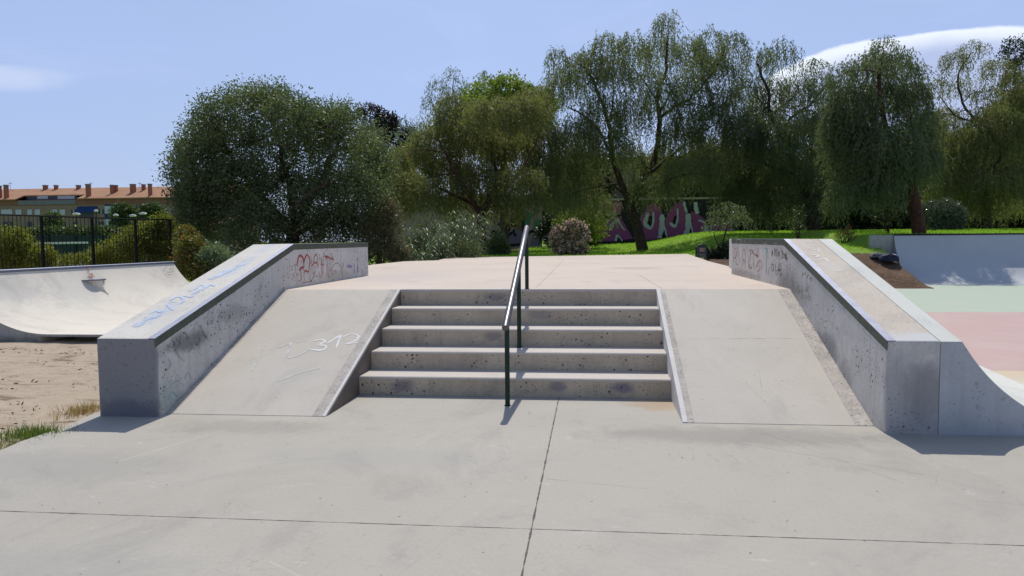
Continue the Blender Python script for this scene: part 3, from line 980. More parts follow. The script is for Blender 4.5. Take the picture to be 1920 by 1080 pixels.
strokes('grey_scrawl', GS, OR, UL, VL, M['p_grey'], .012, lr, .004)
strokes('teal_tag', [(.05, [zr(690, 230), zr(700, 400), zr(690, 560), zr(705, 680)]), (.03, [zr(660, 240), zr(700, 225), zr(720, 300), zr(725, 420)]), (.05, [zr(730, 560), zr(735, 680)])], OR, UL, VL, M['p_teal'], .05, lr, .003)
strokes('edge_tag', [[zr(140, 135), zr(140, 85)], [zr(185, 140), zr(195, 85), zr(230, 80), zr(275, 90), zr(285, 145)], [zr(330, 85), zr(335, 145)], [zr(375, 120), zr(385, 150)], [zr(430, 90), zr(425, 150)], [zr(520, 100), zr(535, 155)],
                     [zr(660, 130), zr(670, 165), zr(700, 160)], [zr(840, 160), zr(870, 130), zr(900, 165)], [zr(690, 110), zr(705, 170)], [zr(850, 180), zr(890, 175)]], Vector((XR - .004, 0, 0)), UL, VL, M['p_tealw'], .02, lr, .003)
# green and dark scrawl on the left wall near the front
GS = []
for i in range(40):
    y = random.uniform(6.5, 7.6); z = ZLF + (y - YFL) * .257 - .1 - random.random() ** 1.5 * .2
    GS.append([(y, z), (y + random.uniform(-.03, .08), z - random.uniform(.01, .05)), (y + random.uniform(-.05, .1), z - random.uniform(.02, .1))])
strokes('grey_scrawl', GS, OL, UL, VL, M['p_grey'], .011, ll, .004)
strokes('green_tag', [[(6.55, .12), (6.62, .2), (6.7, .12)], [(6.6, .25), (6.72, .28), (6.8, .22)], [(6.85, .26), (6.9, .33), (6.97, .25)]], OL, UL, VL, M['p_teal'], .014, ll, .004)

# top tags
slt = (ZLT - ZLF) / (YKL - YFL)
VT = Vector((0, 1, slt)).normalized()


def tp(px, py, zf=ZLF, yf=YFL, sl_=slt):
    r = ray(px, py)
    t = (zf - yf * sl_ - 1.6) / (r.z - sl_ * r.y)
    p = CAMP + r * t
    q = p - Vector((0, yf, zf))
    return (q.x, q.dot(Vector((0, 1, sl_)).normalized()))


def z7(a, b_):
    return tp(160 + a / 4.8, 480 + b_ / 4.8)


strokes('pale_blue_tag', [(.045, [z7(560, 530), z7(640, 495), z7(720, 500), z7(790, 490), z7(730, 440), z7(760, 410), z7(830, 415)]), (.04, [z7(760, 400), z7(840, 360), z7(900, 400), z7(840, 440)]),
                          (.035, [z7(880, 360), z7(970, 375), z7(960, 350), z7(1030, 320)]), (.04, [z7(920, 320), z7(1000, 300), z7(1020, 260), z7(1080, 270), z7(1060, 310)]),
                          (.035, [z7(1090, 290), z7(1130, 250), z7(1165, 275)]), (.03, [z7(640, 500), z7(700, 515)]), (.03, [z7(960, 345), z7(1040, 300)])],
        Vector((0, YFL, ZLF)), Vector((1, 0, 0)), VT, M['p_blue'], .04, ll, .004)
strokes('blue_smear', [(.11, [z7(450, 640), z7(520, 590), z7(600, 550)]), (.09, [z7(600, 560), z7(680, 525)]), (.13, [z7(1120, 215), z7(1210, 170), z7(1290, 130), z7(1350, 105)]), (.1, [z7(1350, 100), z7(1430, 70)])],
        Vector((0, YFL, ZLF)), Vector((1, 0, 0)), VT, paint('blue_smear_paint', (.52, .61, .76), .5, scale=7), .1, ll, .003)
slr = (ZRT - ZRF) / (YKR - YFR)


def zq(a, b_):  # zoom of [1300,400,1700,560] at 1920 (x4.8)
    return tp(1300 + a / 4.8, 400 + b_ / 4.8, ZRF, YFR, slr)


strokes('white_tag', [[zq(975, 250), zq(1080, 250), zq(1040, 268), zq(1000, 262)], [zq(990, 292), zq(1150, 292)], [zq(1000, 312), zq(1140, 308), zq(1125, 330)], [zq(1010, 322), zq(1120, 330), zq(1135, 348)],
                      [zq(1060, 380), zq(1110, 372), zq(1130, 390), zq(1090, 398)], [zq(1130, 410), zq(1180, 405), zq(1225, 440)], [zq(1090, 420), zq(1140, 418)], [zq(1290, 520), zq(1350, 525)]],
        Vector((0, YFR, ZRF)), Vector((1, 0, 0)), Vector((0, 1, slr)).normalized(), M['p_white'], .03, lr, .003)

# ================================================================ RIGHT QUARTER PIPE (attached to ledge)
qr = thing('quarter_pipe', 'curved pale quarter pipe falling from the right ledge to the painted floor', 'quarter pipe', (3.4, YFR, 0))


def sec_r(y, h, Rr, deck=XRD + .001, lip=XRO):
    top = math.acos(1 - h / Rr)
    pts = [(deck, -.03), (deck, h), (lip, h)]
    cx = lip + Rr * math.sin(top)
    for i in range(1, 19):
        a = top * (1 - i / 18)
        pts.append((cx - Rr * math.sin(a), Rr - Rr * math.cos(a) + .006))
    pts.append((cx, -.03))
    return [(x, y, z) for x, z in pts]


mb = MB()
yy = [(YFR - .001, ZRF - .002)] + [(YFR + (YKR - YFR) * t, ZRF - .002 + (ZRT - ZRF) * t) for t in (.25, .5, .75)] + [(YKR, ZRT - .002), (YER, ZRT - .002), (15.6, ZRT - .002)]
mb.loft([sec_r(y, h, 1.45 + .35 * (h - ZRF) / .81) for y, h in yy])
for i, f in enumerate(mb.f):
    if i >= len(mb.f) - 2: mb.mi[i] = 1
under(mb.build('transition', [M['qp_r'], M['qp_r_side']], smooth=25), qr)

# ================================================================ FAR QUARTER PIPE
fq = thing('quarter_pipe', 'wide blue-grey quarter pipe in tree shade across the painted floor', 'quarter pipe', (14, 26, 0))
A0 = Vector((10.46, 25.55, 0)); A1 = Vector((26.0, 24.3, 0))
ux = (A1 - A0).normalized(); uy = Vector((-ux.y, ux.x, 0))
h = 1.62; Rr = 2.6
prof = [(0, -.03)] + [(Rr * math.sin(a), Rr - Rr * math.cos(a) + .006) for a in [R(67.9) * i / 20 for i in range(21)]]
prof += [(prof[-1][0] + .28, prof[-1][1]), (prof[-1][0] + .28, -.03)]
mb = MB()
mb.loft([[A0 + ux * s_ + uy * a + Vector((0, 0, b_)) for a, b_ in prof] for s_ in (0, 7, (A1 - A0).length)])
for i in range(len(mb.f) - 2, len(mb.f)): mb.mi[i] = 1
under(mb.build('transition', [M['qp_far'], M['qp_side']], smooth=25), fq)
mb = MB()
lp = prof[21]
mb.tube([A0 + ux * s_ + uy * (lp[0] - .01) + Vector((0, 0, lp[1])) for s_ in (-.02, 8, (A1 - A0).length)], .028, 8)
under(mb.build('coping', M['iron'], smooth=60), fq)
mb = MB()
p = A0 - ux * .002 + uy * (lp[0] + .02)
mb.prism([p + Vector((0, 0, .9)), p + Vector((0, 0, lp[1] - .02)), p - ux * .75 + Vector((0, 0, lp[1] - .0)), p - ux * .75 + Vector((0, 0, 1.05))], uy * .3)
under(mb.build('wing_wall', M['qp_side'], bevel=.01), fq)

# ================================================================ LEFT QUARTER PIPE
lq = thing('quarter_pipe', 'cream concrete quarter pipe with a small lip standing on bare sand at left', 'quarter pipe', (-9, 11.35, 0))
NL = 26
Rl, Hl, Zb = 1.95, 1.0, .10


def lqx(y):  # lip x along y
    return -10.60 + (y - 11.35) * (.5 / 5.85)


def sec_l(y, solid_end=None):
    top = math.acos(1 - Hl / Rl); lip = lqx(y)
    cx = lip + Rl * math.sin(top)
    pts = [(lip - .36, -.2), (lip - .36, Zb + Hl), (lip, Zb + Hl)]
    for i in range(1, NL + 1):
        a = top * (1 - i / NL)
        pts.append((cx - Rl * math.sin(a), Zb + Rl - Rl * math.cos(a)))
    pts.append((-5.2, Zb)); pts.append((-5.2, Zb - .04)); pts.append((cx - .15, Zb - .04)); pts.append((cx - .15, -.2))
    return [(x, y, z) for x, z in pts]


mb = MB()
mb.loft([sec_l(y) for y in np.linspace(11.35, 17.2, 14)])
for i in range(len(mb.f) - 2, len(mb.f)): mb.mi[i] = 1
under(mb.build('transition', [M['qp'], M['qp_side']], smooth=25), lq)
mb = MB()
mb.tube([(lqx(y) + .005, y, Zb + Hl - .002) for y in (11.33, 14, 17.22)], .03, 8)
under(mb.build('coping', M['coping'], smooth=60), lq)
mb = MB()
mb.box(-8.7, -5.3, 11.75, 17.0, -.2, Zb - .045)
under(mb.build('recess_shade', M['cheek']), lq)  # dark block set back under the slab, colour holds the recess shadow
# small half-round lip growing out of the curve
yb_, zb_ = 14.1, .80
pt = YP(180, 527, 13.9)
yb_ = 13.9
a_top = math.acos(1 - (Hl) / Rl)


def lqsurf(y, z):
    zz = z - Zb
    cx = lqx(y) + Rl * math.sin(a_top)
    return cx - Rl * math.sin(math.acos(max(-1, 1 - zz / Rl)))


# find height where ray through (180,527) meets the curve around
best = None
for i in range(400):
    t = 11 + i * .015
    p = CAMP + ray(180, 531) * t
    if p.z < Zb + .01: break
    if 11.4 < p.y < 17 and p.x < lqsurf(p.y, p.z) + .0:
        best = p; break
if best is None: best = Vector((-9.9, 14, .75))
yb_, zb_ = best.y, best.z + .06
mb = MB(); secs = []
for kz in range(9):
    tt = kz / 8
    z = zb_ - tt * .30
    r_ = .19 * (1 - tt) ** 1.3 + .005
    ring = []
    for j in range(17):
        a = math.pi * (j / 16) - math.pi / 2
        y = yb_ + r_ * math.sin(a)
        x0_ = lqsurf(y, z) - .08
        ring.append((lqsurf(yb_, z) - .08 + (r_ * .8 + .09) * math.cos(a), y, z))
    secs.append(ring)
mb.loft(secs, closed=True, caps=True)
wbp = under(mb.build('wall_bump', M['qp'], smooth=40), lq)
mb = MB()
ring = [(lqsurf(yb_, zb_) - .08 + .27 * math.cos(a), yb_ + .33 * math.sin(a), zb_) for a in [math.pi * (j / 16) - math.pi / 2 for j in range(17)]]
mb.prism(ring, (0, 0, .022))
sub(mb.build('bump_lip', M['coping']), wbp)


def lqp(px, py):
    for i in range(900):
        p = CAMP + ray(px, py) * (10 + i * .012)
        if p.y > 11 and p.x < lqsurf(p.y, max(p.z, Zb + .001)): return p
    return None


def curve_strokes(name, lines, mat, wd, parent):
    mb = MB()
    for kk, ln in enumerate(lines):
        P3 = [lqp(*q) for q in ln]
        P3 = [p for p in P3 if p is not None]
        vs = []; L = len(P3)
        for i, p in enumerate(P3):
            t = (P3[min(i + 1, L - 1)] - P3[max(i - 1, 0)]).normalized()
            N = Vector((.75, 0, .6)).normalized()
            s_ = t.cross(N).normalized() * wd * .5
            vs += [p - s_ + N * (.03 + kk * .0004), p + s_ + N * (.03 + kk * .0004)]
        mb.add(vs, [(2 * i, 2 * i + 1, 2 * i + 3, 2 * i + 2) for i in range(L - 1)])
    o = mb.build(name, mat, fix=False)
    at = o.data.attributes.new('spray', 'FLOAT', 'POINT')
    at.data.foreach_set('value', [1.0] * len(o.data.vertices))
    return under(o, parent)


curve_strokes('red_tag', [[(163, 506), (167, 505), (166, 508)], [(164, 517), (168, 515), (173, 518)], [(165, 520), (176, 520)], [(170, 514), (171, 521)]], M['p_red2'], .035, lq)
curve_strokes('grey_tag', [[(300, 500), (306, 506), (310, 501)], [(312, 499), (315, 508), (320, 504), (318, 498)], [(304, 509), (314, 513), (324, 510)], [(322, 500), (327, 512), (331, 516)], [(308, 514), (318, 518)]], M['p_grey'], .014, lq)

# ================================================================ HANDRAIL
hr = thing('handrail', 'dark green steel handrail standing in the middle of the steps', 'handrail', (-.81, 7.08, 0))
xh = -.81
e0 = Vector((xh, 6.93, .765)); e1 = Vector((xh, 9.36, 1.742))
zr_ = lambda y: e0.z + (y - e0.y) * (e1.z - e0.z) / (e1.y - e0.y)
mb = MB()
dd = (e1 - e0).normalized()
mb.tube([e0 - dd * .004, e0, e0 + dd * .01] + [e0.lerp(e1, t) for t in (.25, .5, .75)] + [e1 - dd * .01, e1], [.026, .032, .033, .033, .033, .033, .033, .026], 20)
under(mb.build('top_rail', M['rail_top'], smooth=40), hr)
for y, z in ((7.07, .0), (8.27, 2 * RI), (9.31, HP)):
    mb = MB()
    mb.tube([(xh, y, z - .01), (xh, y, zr_(y) - .02)], .0235, 16)
    po = under(mb.build('post', M['rail_post'], smooth=40), hr)
    mb = MB()
    mb.tube([(xh, y, z), (xh, y, z + .004), (xh, y, z + .009)], [.034, .034, .025], 16)
    sub(mb.build('foot_weld', M['rail_post'], smooth=40), po)

# ================================================================ FENCE
fn = thing('metal_fence', 'black iron bar fence behind the left quarter pipe', 'fence', (-14, 19, 0))
fp = [Vector((-15.9 + 0, 15.4, 2.33)), Vector((-15.35, 16.5, 2.32)), D(0, 403, 19.0), D(77, 405, 20), D(172, 408, 21), D(253, 411, 22), D(318, 412, 22.9)]
fp[2] = fp[3] + (fp[3] - fp[4]) * .98
fp[1] = fp[2] + (fp[3] - fp[4]) * .98
fp[0] = fp[1] + (fp[3] - fp[4]) * .98
for i, p in enumerate(fp):
    mb = MB()
    mb.box(p.x - .03, p.x + .03, p.y - .03, p.y + .03, -.6, p.z + .0)
    under(mb.build('post', M['iron']), fn)
for a, b_ in zip(fp[:-1], fp[1:]):
    mb = MB()
    mb.tube([a, b_], .022, 6)
    lo = Vector((0, 0, -1.75))
    mb.tube([a + lo, b_ + lo], .018, 6)
    for j in range(1, 13):
        q = a.lerp(b_, j / 13)
        mb.box(q.x - .005, q.x + .005, q.y - .005, q.y + .005, q.z - 1.78, q.z)
    under(mb.build('bar_panel', M['iron']), fn)


# ================================================================ FOLIAGE BUILDERS
def tr_limb(mb, pts, r0, r1, n=8, jit=.12):
    """smooth tapered limb through points"""
    pts = [Vector(p) for p in pts]
    out = []
    for i in range(len(pts) - 1):
        p0 = pts[max(i - 1, 0)]; p1 = pts[i]; p2 = pts[i + 1]; p3 = pts[min(i + 2, len(pts) - 1)]
        for t in (0, .25, .5, .75):
            q = .5 * (2 * p1 + (p2 - p0) * t + (2 * p0 - 5 * p1 + 4 * p2 - p3) * t * t + (3 * p1 - p0 - 3 * p2 + p3) * t ** 3)
            out.append(q)
    out.append(pts[-1])
    L = len(out)
    out = [q + Vector((random.uniform(-1, 1), random.uniform(-1, 1), random.uniform(-.4, .4))) * jit * (1 if 0 < i < L - 1 else 0) for i, q in enumerate(out)]
    rad = [r0 + (r1 - r0) * (i / (L - 1)) ** .8 for i in range(L)]
    mb.tube(out, rad, n)
    return list(zip(out, rad))


def twigs_to(mb, limbs, centers, r0=.055):
    allp = [q for l in limbs for q in l]
    for c in centers:
        c = Vector(c)
        cand = [q for q in allp if q[0].z < c.z + .8] or allp
        q = min(cand, key=lambda q: (q[0] - c).length)
        mid = q[0].lerp(c, .5) + Vector((random.uniform(-.3, .3), random.uniform(-.3, .3), random.uniform(.0, .4)))
        if (q[0] - c).length > .3:
            tr_limb(mb, [q[0], mid, c], min(r0, q[1] * .6), .01, 5, .05)


def strands(clumps, leafL=.2, leafW=.045, spacing=.085, lenr=(.6, 1.6), dens=1.0):
    """weeping foliage: clumps are (centre, radii, n)"""
    Ps, Ds, Ws = [], [], []
    for c, r, n in clumps:
        n = max(4, int(n * dens * 3.0))
        P, d = ell_points(c, r, n, .25, .6)
        L = rng.uniform(lenr[0], lenr[1], n) * rng.uniform(.6, 1.2)
        out = d.copy(); out[:, 2] = np.abs(out[:, 2]) * .4; out = unit(out)
        ns = int(lenr[1] * 1.2 / spacing)
        sway = rng.normal(size=(n, 3)) * .12; sway[:, 2] = 0
        for i in range(ns):
            s_ = i * spacing
            act = s_ < L
            if not act.any(): break
            t = s_ / (L + 1e-6)
            h_ = .28 * (1 - np.exp(-s_ * 3.5))
            pos = P + out * h_ + np.array([0, 0, -max(0, s_ - .12)]) + sway * s_
            pos = pos + rng.normal(size=(n, 3)) * .025
            dr = rng.normal(size=(n, 3)) * .45 + np.array([0, 0, -.9]) + out * .15
            dr = unit(dr)
            wv = unit(np.cross(dr, rng.normal(size=(n, 3))))
            Ps.append(pos[act]); Ds.append(dr[act]); Ws.append(wv[act])
    P = np.concatenate(Ps); Dd = np.concatenate(Ds); W_ = np.concatenate(Ws)
    n = len(P)
    return P, Dd, W_, leafL * rng.uniform(.6, 1.25, n), leafW * rng.uniform(.7, 1.3, n)


def sprays(clumps, leafL=.1, leafW=.05, per=14, spread=.3, dens=1.0, shell=.35, updir=.3):
    """broadleaf: sprigs of leaves in clumps"""
    Ps, Ds, Ws = [], [], []
    for c, r, n in clumps:
        n = max(3, int(n * dens * 1.7))
        P, d = ell_points(c, r, n, shell, .25)
        axis = unit(d * .8 + rng.normal(size=(n, 3)) * .5 + np.array([0, 0, updir]))
        for i in range(per):
            t = i / per
            pos = P + axis * spread * t + rng.normal(size=(n, 3)) * spread * .16
            dr = unit(axis * .5 + rng.normal(size=(n, 3)) * .7 + np.array([0, 0, -.1]))
            wv = unit(np.cross(dr, rng.normal(size=(n, 3))))
            Ps.append(pos); Ds.append(dr); Ws.append(wv)
    P = np.concatenate(Ps); Dd = np.concatenate(Ds); W_ = np.concatenate(Ws)
    n = len(P)
    return P, Dd, W_, leafL * rng.uniform(.6, 1.3, n), leafW * rng.uniform(.7, 1.3, n)


def cl(px, py, d, rx, ry, n, rd=None):
    """clump from photo pixels at depth d (radii in pixels)"""
    c = D(px, py, d)
    s_ = d / F
    return (np.array(c), np.array([rx * s_, (rd or rx) * s_, ry * s_]), n)


def scat(px0, px1, py0, py1, d, rx, ry, num, n, dd=1.5, fn=None):
    out = []
    for i in range(num):
        for _ in range(30):
            x = random.uniform(px0, px1); y = random.uniform(py0, py1)
            if fn is None or fn(x, y): break
        out.append(cl(x, y, d + random.uniform(-dd, dd), rx * random.uniform(.7, 1.3), ry * random.uniform(.7, 1.3), n))
    return out


def tree(name, label, cat, base_px, base_py, d, limbs, clumps, mat, bark, mode, r0, group=None, twig=True, **kw):
    b = D(base_px, base_py, d)
    gz = float(hground(b.x, b.y))
    base = Vector((b.x, b.y, gz))
    t = thing(name, label, cat, base, group)
    mb = MB(); LL = []
    for i, lm in enumerate(limbs):
        pts = []
        ra, rb = lm[0]
        for q in lm[1:]:
            pts.append(D(q[0], q[1], d + (q[2] if len(q) > 2 else 0)))
        if i == 0:
            pts = [base + Vector((0, 0, -.2))] + pts
        LL.append(tr_limb(mb, pts, ra, rb, 10 if i == 0 else 7, .02 if i == 0 else .06))
    if twig:
        twigs_to(mb, LL, [c for c, r, n in clumps])
    under(mb.build('trunk', bark, smooth=60, fix=False), t)
    P, Dd, W_, L_, Wd = (strands if mode == 's' else sprays)(clumps, **kw)
    leaf_mesh('crown', P, Dd, W_, L_, Wd, mat, t)
    return t


# ================================================================ TREES
GP = 'pepper trees on the lawn'
# T3 big open pepper tree in the middle
c3 = []
pts3 = [(1060, 175, 45, 50), (1110, 130, 40, 40), (1150, 160, 45, 55), (1125, 230, 40, 60), (1085, 270, 45, 60), (1080, 350, 45, 55), (1140, 95, 35, 30), (1190, 100, 40, 35),
        (1250, 60, 25, 35), (1235, 110, 45, 45), (1290, 110, 40, 40), (1330, 90, 35, 35), (1375, 95, 25, 35), (1350, 150, 40, 50), (1300, 190, 45, 60), (1240, 190, 45, 55), (1190, 220, 35, 50),
        (1280, 270, 50, 50), (1340, 230, 40, 50), (1330, 300, 50, 50), (1240, 320, 40, 50), (1180, 330, 30, 40), (1300, 350, 60, 35), (1110, 390, 50, 30), (1220, 380, 40, 25), (1350, 350, 40, 50), (1045, 120, 18, 30), (1210, 160, 40, 30), (1060, 320, 35, 50), (1095, 300, 35, 50), (1060, 380, 35, 30), (1290, 230, 35, 35), (1160, 280, 25, 40), (1375, 200, 30, 40), (1085, 130, 30, 25), (1320, 130, 35, 30)]
for (x, y, rx, ry) in pts3:
    low = 1.0 if y < 260 else 1.35
    if y > 325 and x > 1140: y -= 26
    c3.append(cl(x, y - 12, 40 + random.uniform(-2.5, 2.5), rx * .9, ry * .75, int(rx * ry * .040 * low)))
limbs3 = [((.36, .24), (1204, 468), (1196, 430), (1184, 395), (1178, 378)),
          ((.20, .06), (1180, 385), (1160, 330, -.5), (1147, 280, -.8), (1140, 230, -1), (1120, 170, -1.2), (1100, 130, -1)),
          ((.24, .06), (1182, 384), (1205, 340, .4), (1228, 290, .6), (1236, 230, .8), (1232, 180, .7), (1248, 130, .3), (1252, 70, 0)),
          ((.11, .03), (1236, 225, .8), (1265, 200, .2), (1300, 180, -.5), (1340, 130, -1), (1360, 90, -1.2)),
          ((.10, .03), (1212, 330, .4), (1260, 290, 1.2), (1310, 255, 1.8), (1350, 225, 2)),
          ((.09, .03), (1147, 290, -.8), (1120, 240, -1.5), (1090, 215, -2), (1065, 200, -2)),
          ((.09, .03), (1170, 365), (1140, 335, 1), (1110, 320, 1.5), (1080, 310, 2)),
          ((.08, .02), (1234, 190, .7), (1205, 150, .2), (1180, 115, 0)),
          ((.08, .02), (1236, 215, .8), (1262, 165, 1.5), (1290, 130, 2)),
          ((.08, .02), (1190, 375), (1240, 345, -1), (1290, 325, -2), (1330, 330, -2.5)),
          ((.07, .02), (1142, 240, -1), (1150, 190, 0), (1150, 140, .6))]
tree('pepper_tree', 'tall open weeping pepper tree with leaning forked trunk before the purple mural', 'tree', 1204, 475, 40, limbs3, c3, M['l_pepper'], M['bark'], 's', .36, GP, lenr=(.7, 1.9), leafL=.20, leafW=.042, spacing=.095)

# T2 yellowish dense pepper
c2 = []
pts2 = [(870, 240, 55, 40), (930, 225, 60, 35), (985, 225, 50, 40), (1020, 270, 35, 50), (820, 270, 45, 40), (780, 310, 45, 40), (900, 290, 60, 50), (960, 290, 55, 50), (1015, 330, 38, 45), (840, 340, 55, 45),
        (765, 360, 42, 36), (900, 350, 50, 40), (970, 355, 50, 40), (1025, 375, 28, 30), (745, 320, 25, 40), (800, 385, 45, 25), (870, 385, 45, 22), (940, 385, 45, 20), (740, 390, 20, 20), (850, 205, 28, 24), (1000, 195, 35, 24)]
for (x, y, rx, ry) in pts2:
    c2.append(cl(x, y - 14, 36 + random.uniform(-2.2, 2.2), rx * .9, ry * .75, int(rx * ry * .085)))
limbs2 = [((.27, .19), (905, 470), (903, 430), (900, 395)), ((.14, .04), (900, 400), (870, 350), (840, 300), (820, 260)), ((.14, .04), (901, 400), (930, 340, .5), (920, 290, .5), (880, 255, 0)),
          ((.12, .03), (902, 395), (950, 350, -1), (990, 300, -1), (1010, 250, -1)), ((.1, .03), (900, 390), (850, 365, 1), (790, 340, 1.5), (760, 330, 2))]
tree('pepper_tree', 'dense yellow-green weeping pepper tree beside the tagged beige wall', 'tree', 905, 478, 36, limbs2, c2, M['l_pepper_y'], M['bark_red'], 's', .27, GP, lenr=(.6, 1.5), leafL=.18, leafW=.042, spacing=.09)

# T4
c4 = []
pts4 = [(1420, 120, 35, 30), (1465, 105, 30, 25), (1400, 180, 35, 45), (1450, 190, 45, 45), (1500, 180, 40, 40), (1540, 170, 30, 30), (1395, 250, 40, 45), (1450, 270, 50, 50), (1510, 260, 50, 50), (1555, 240, 35, 45), (1420, 330, 55, 45),
        (1490, 340, 60, 45), (1550, 330, 45, 45), (1400, 375, 50, 30), (1470, 390, 60, 22), (1535, 395, 45, 20), (1370, 330, 35, 50), (1530, 135, 22, 22), (1560, 190, 35, 40), (1480, 230, 45, 40), (1425, 230, 35, 40), (1565, 290, 40, 40), (1385, 290, 40, 40)]
for (x, y, rx, ry) in pts4:
    den = .038 if y < 245 else .075
    c4.append(cl(x, y - 12, 40 + random.uniform(-2.5, 2.5), rx * .9, ry * .75, int(rx * ry * den)))
limbs4 = [((.42, .3), (1526, 435), (1522, 400), (1515, 370)), ((.2, .06), (1516, 380), (1495, 320), (1470, 260), (1445, 220), (1440, 170), (1420, 120)), ((.16, .05), (1518, 375), (1560, 330, .6), (1570, 270, .6), (1540, 200, .4)),
          ((.10, .03), (1460, 245), (1490, 215, -.5), (1520, 195, -.8), (1545, 165, -1)), ((.09, .03), (1446, 215), (1480, 190, .6), (1500, 160, .8)), ((.1, .03), (1500, 330), (1440, 310, -1), (1395, 290, -2))]
tree('pepper_tree', 'dark weeping pepper tree with a bare twisting crown, behind the right ledge', 'tree', 1526, 440, 40, limbs4, c4, M['l_pepper_d'], M['bark'], 's', .4, GP, lenr=(.7, 1.8), leafL=.20, leafW=.042, spacing=.095)

# T5
c5 = []
pts5 = [(1655, 95, 25, 22), (1625, 140, 40, 35), (1680, 140, 40, 35), (1600, 200, 45, 45), (1660, 200, 55, 50), (1710, 190, 30, 40), (1600, 280, 50, 50), (1660, 280, 60, 55), (1710, 270, 35, 45), (1610, 350, 55, 40), (1675, 350, 60, 40),
        (1725, 350, 35, 40), (1590, 400, 40, 18), (1650, 390, 45, 22), (1580, 150, 25, 30), (1640, 120, 30, 25), (1690, 120, 24, 22), (1720, 150, 18, 26), (1735, 240, 22, 35), (1580, 240, 35, 40)]
for (x, y, rx, ry) in pts5:
    den = .06 if y < 180 else .115
    if y > 330: y -= 38
    c5.append(cl(x, y - 12, 31 + random.uniform(-1.6, 1.6), rx * .9, ry * .75, int(rx * ry * den * .62)))
limbs5 = [((.3, .22), (1722, 425), (1716, 385), (1705, 350)), ((.18, .05), (1706, 355), (1680, 290), (1655, 220), (1650, 150), (1655, 100)), ((.12, .04), (1700, 345), (1650, 310, 1), (1610, 270, 1), (1590, 220, 1)), ((.1, .03), (1705, 350), (1715, 280, -1), (1705, 200, -1))]
tree('pepper_tree', 'full drooping blue-green pepper tree with a reddish trunk behind the far quarter pipe', 'tree', 1722, 430, 31, limbs5, c5, M['l_pepper_d'], M['bark_red'], 's', .3, GP, lenr=(.6, 1.7), leafL=.18, leafW=.04, spacing=.09)

# T6 thin-topped pepper at right
c6 = []
pts6 = [(1790, 120, 28, 26), (1825, 95, 22, 20), (1760, 170, 16, 30), (1800, 170, 22, 30), (1870, 130, 30, 28), (1900, 150, 20, 24), (1850, 180, 26, 24), (1790, 230, 18, 24), (1760, 240, 12, 26)]
for (x, y, rx, ry) in pts6:
    c6.append(cl(x, y - 6, 41 + random.uniform(-1.5, 1.5), rx * .9, ry * .7, int(rx * ry * .05)))
for (x, y, rx, ry) in [(1745, 260, 30, 35), (1770, 230, 22, 25), (1860, 235, 40, 35), (1900, 215, 40, 40), (1750, 330, 35, 40), (1820, 265, 40, 30), (1780, 300, 45, 40), (1840, 290, 50, 45), (1900, 270, 50, 50), (1790, 360, 50, 35), (1860, 360, 60, 40), (1920, 350, 50, 50), (1900, 395, 30, 22), (1830, 395, 40, 20), (1930, 200, 40, 50), (1770, 380, 35, 25)]:
    c6.append(cl(x, y - 12, 41 + random.uniform(-2, 2), rx * .95, ry * .8, int(rx * ry * .095)))
limbs6 = [((.3, .2), (1850, 420), (1846, 370), (1840, 320)), ((.14, .03), (1842, 330), (1850, 270), (1838, 240), (1812, 205), (1795, 150), (1820, 100)), ((.1, .02), (1842, 260), (1870, 210, .4), (1885, 160, .4)), ((.06, .02), (1825, 228), (1790, 215, -.5), (1762, 180, -.8)),
          ((.12, .04), (1842, 330), (1890, 280, -1), (1925, 220, -1)), ((.1, .03), (1845, 350), (1800, 310, 1), (1775, 270, 1))]
tree('pepper_tree', 'pepper tree with sparse wispy top branches against the cloud at the right edge', 'tree', 1850, 428, 41, limbs6, c6, M['l_pepper_y'], M['bark'], 's', .3, GP, lenr=(.5, 1.4), leafL=.19, leafW=.042, spacing=.095)

# T1 broad elm-like tree at left
c1 = []
pts1 = [(400, 215, 45, 35), (450, 190, 40, 30), (495, 185, 40, 30), (540, 215, 45, 35), (600, 225, 45, 30), (650, 240, 40, 30), (365, 280, 45, 45), (430, 270, 50, 50), (500, 270, 50, 50), (570, 290, 55, 50), (640, 300, 50, 50), (690, 290, 32, 45),
        (345, 310, 35, 30), (370, 370, 50, 45), (440, 350, 50, 45), (520, 360, 55, 45), (600, 380, 55, 45), (670, 370, 45, 50), (380, 430, 40, 35), (470, 430, 45, 40), (550, 440, 50, 40), (630, 440, 50, 40), (690, 430, 30, 45), (330, 290, 20, 14), (350, 400, 25, 40),
        (515, 172, 16, 16), (640, 212, 18, 18), (385, 192, 16, 14)]
for (x, y, rx, ry) in pts1:
    c1.append(cl(x, y, 25 + random.uniform(-1.6, 1.6), rx * 1.0, ry * 1.0, int(rx * ry * random.choice([.05, .09, .12, .15]))))
rim1 = [(312, 292), (330, 262), (345, 232), (362, 214), (388, 180), (408, 170), (432, 176), (452, 160), (478, 164), (496, 152), (520, 166), (545, 180), (566, 194), (590, 200), (612, 208), (640, 200), (668, 206), (690, 232),
        (706, 262), (722, 300), (728, 340), (322, 330), (326, 380), (336, 420), (735, 385), (604, 196), (470, 172), (375, 200), (318, 300)]
for (ex, ey) in rim1:
    for _ in range(2):
        c1.append(cl(ex + random.uniform(-10, 14), ey + random.uniform(-2, 16), 25 + random.uniform(-1.4, 1.4), random.uniform(8, 15), random.uniform(5, 10), random.choice([4, 10, 16])))
_c = D(535, 330, 25)
c1 = [((np.array(c) - np.array(_c)) * np.array([.93, 1, .93]) + np.array(_c) + np.array([.12, 0, -.16]), r_, n_) for c, r_, n_ in c1]
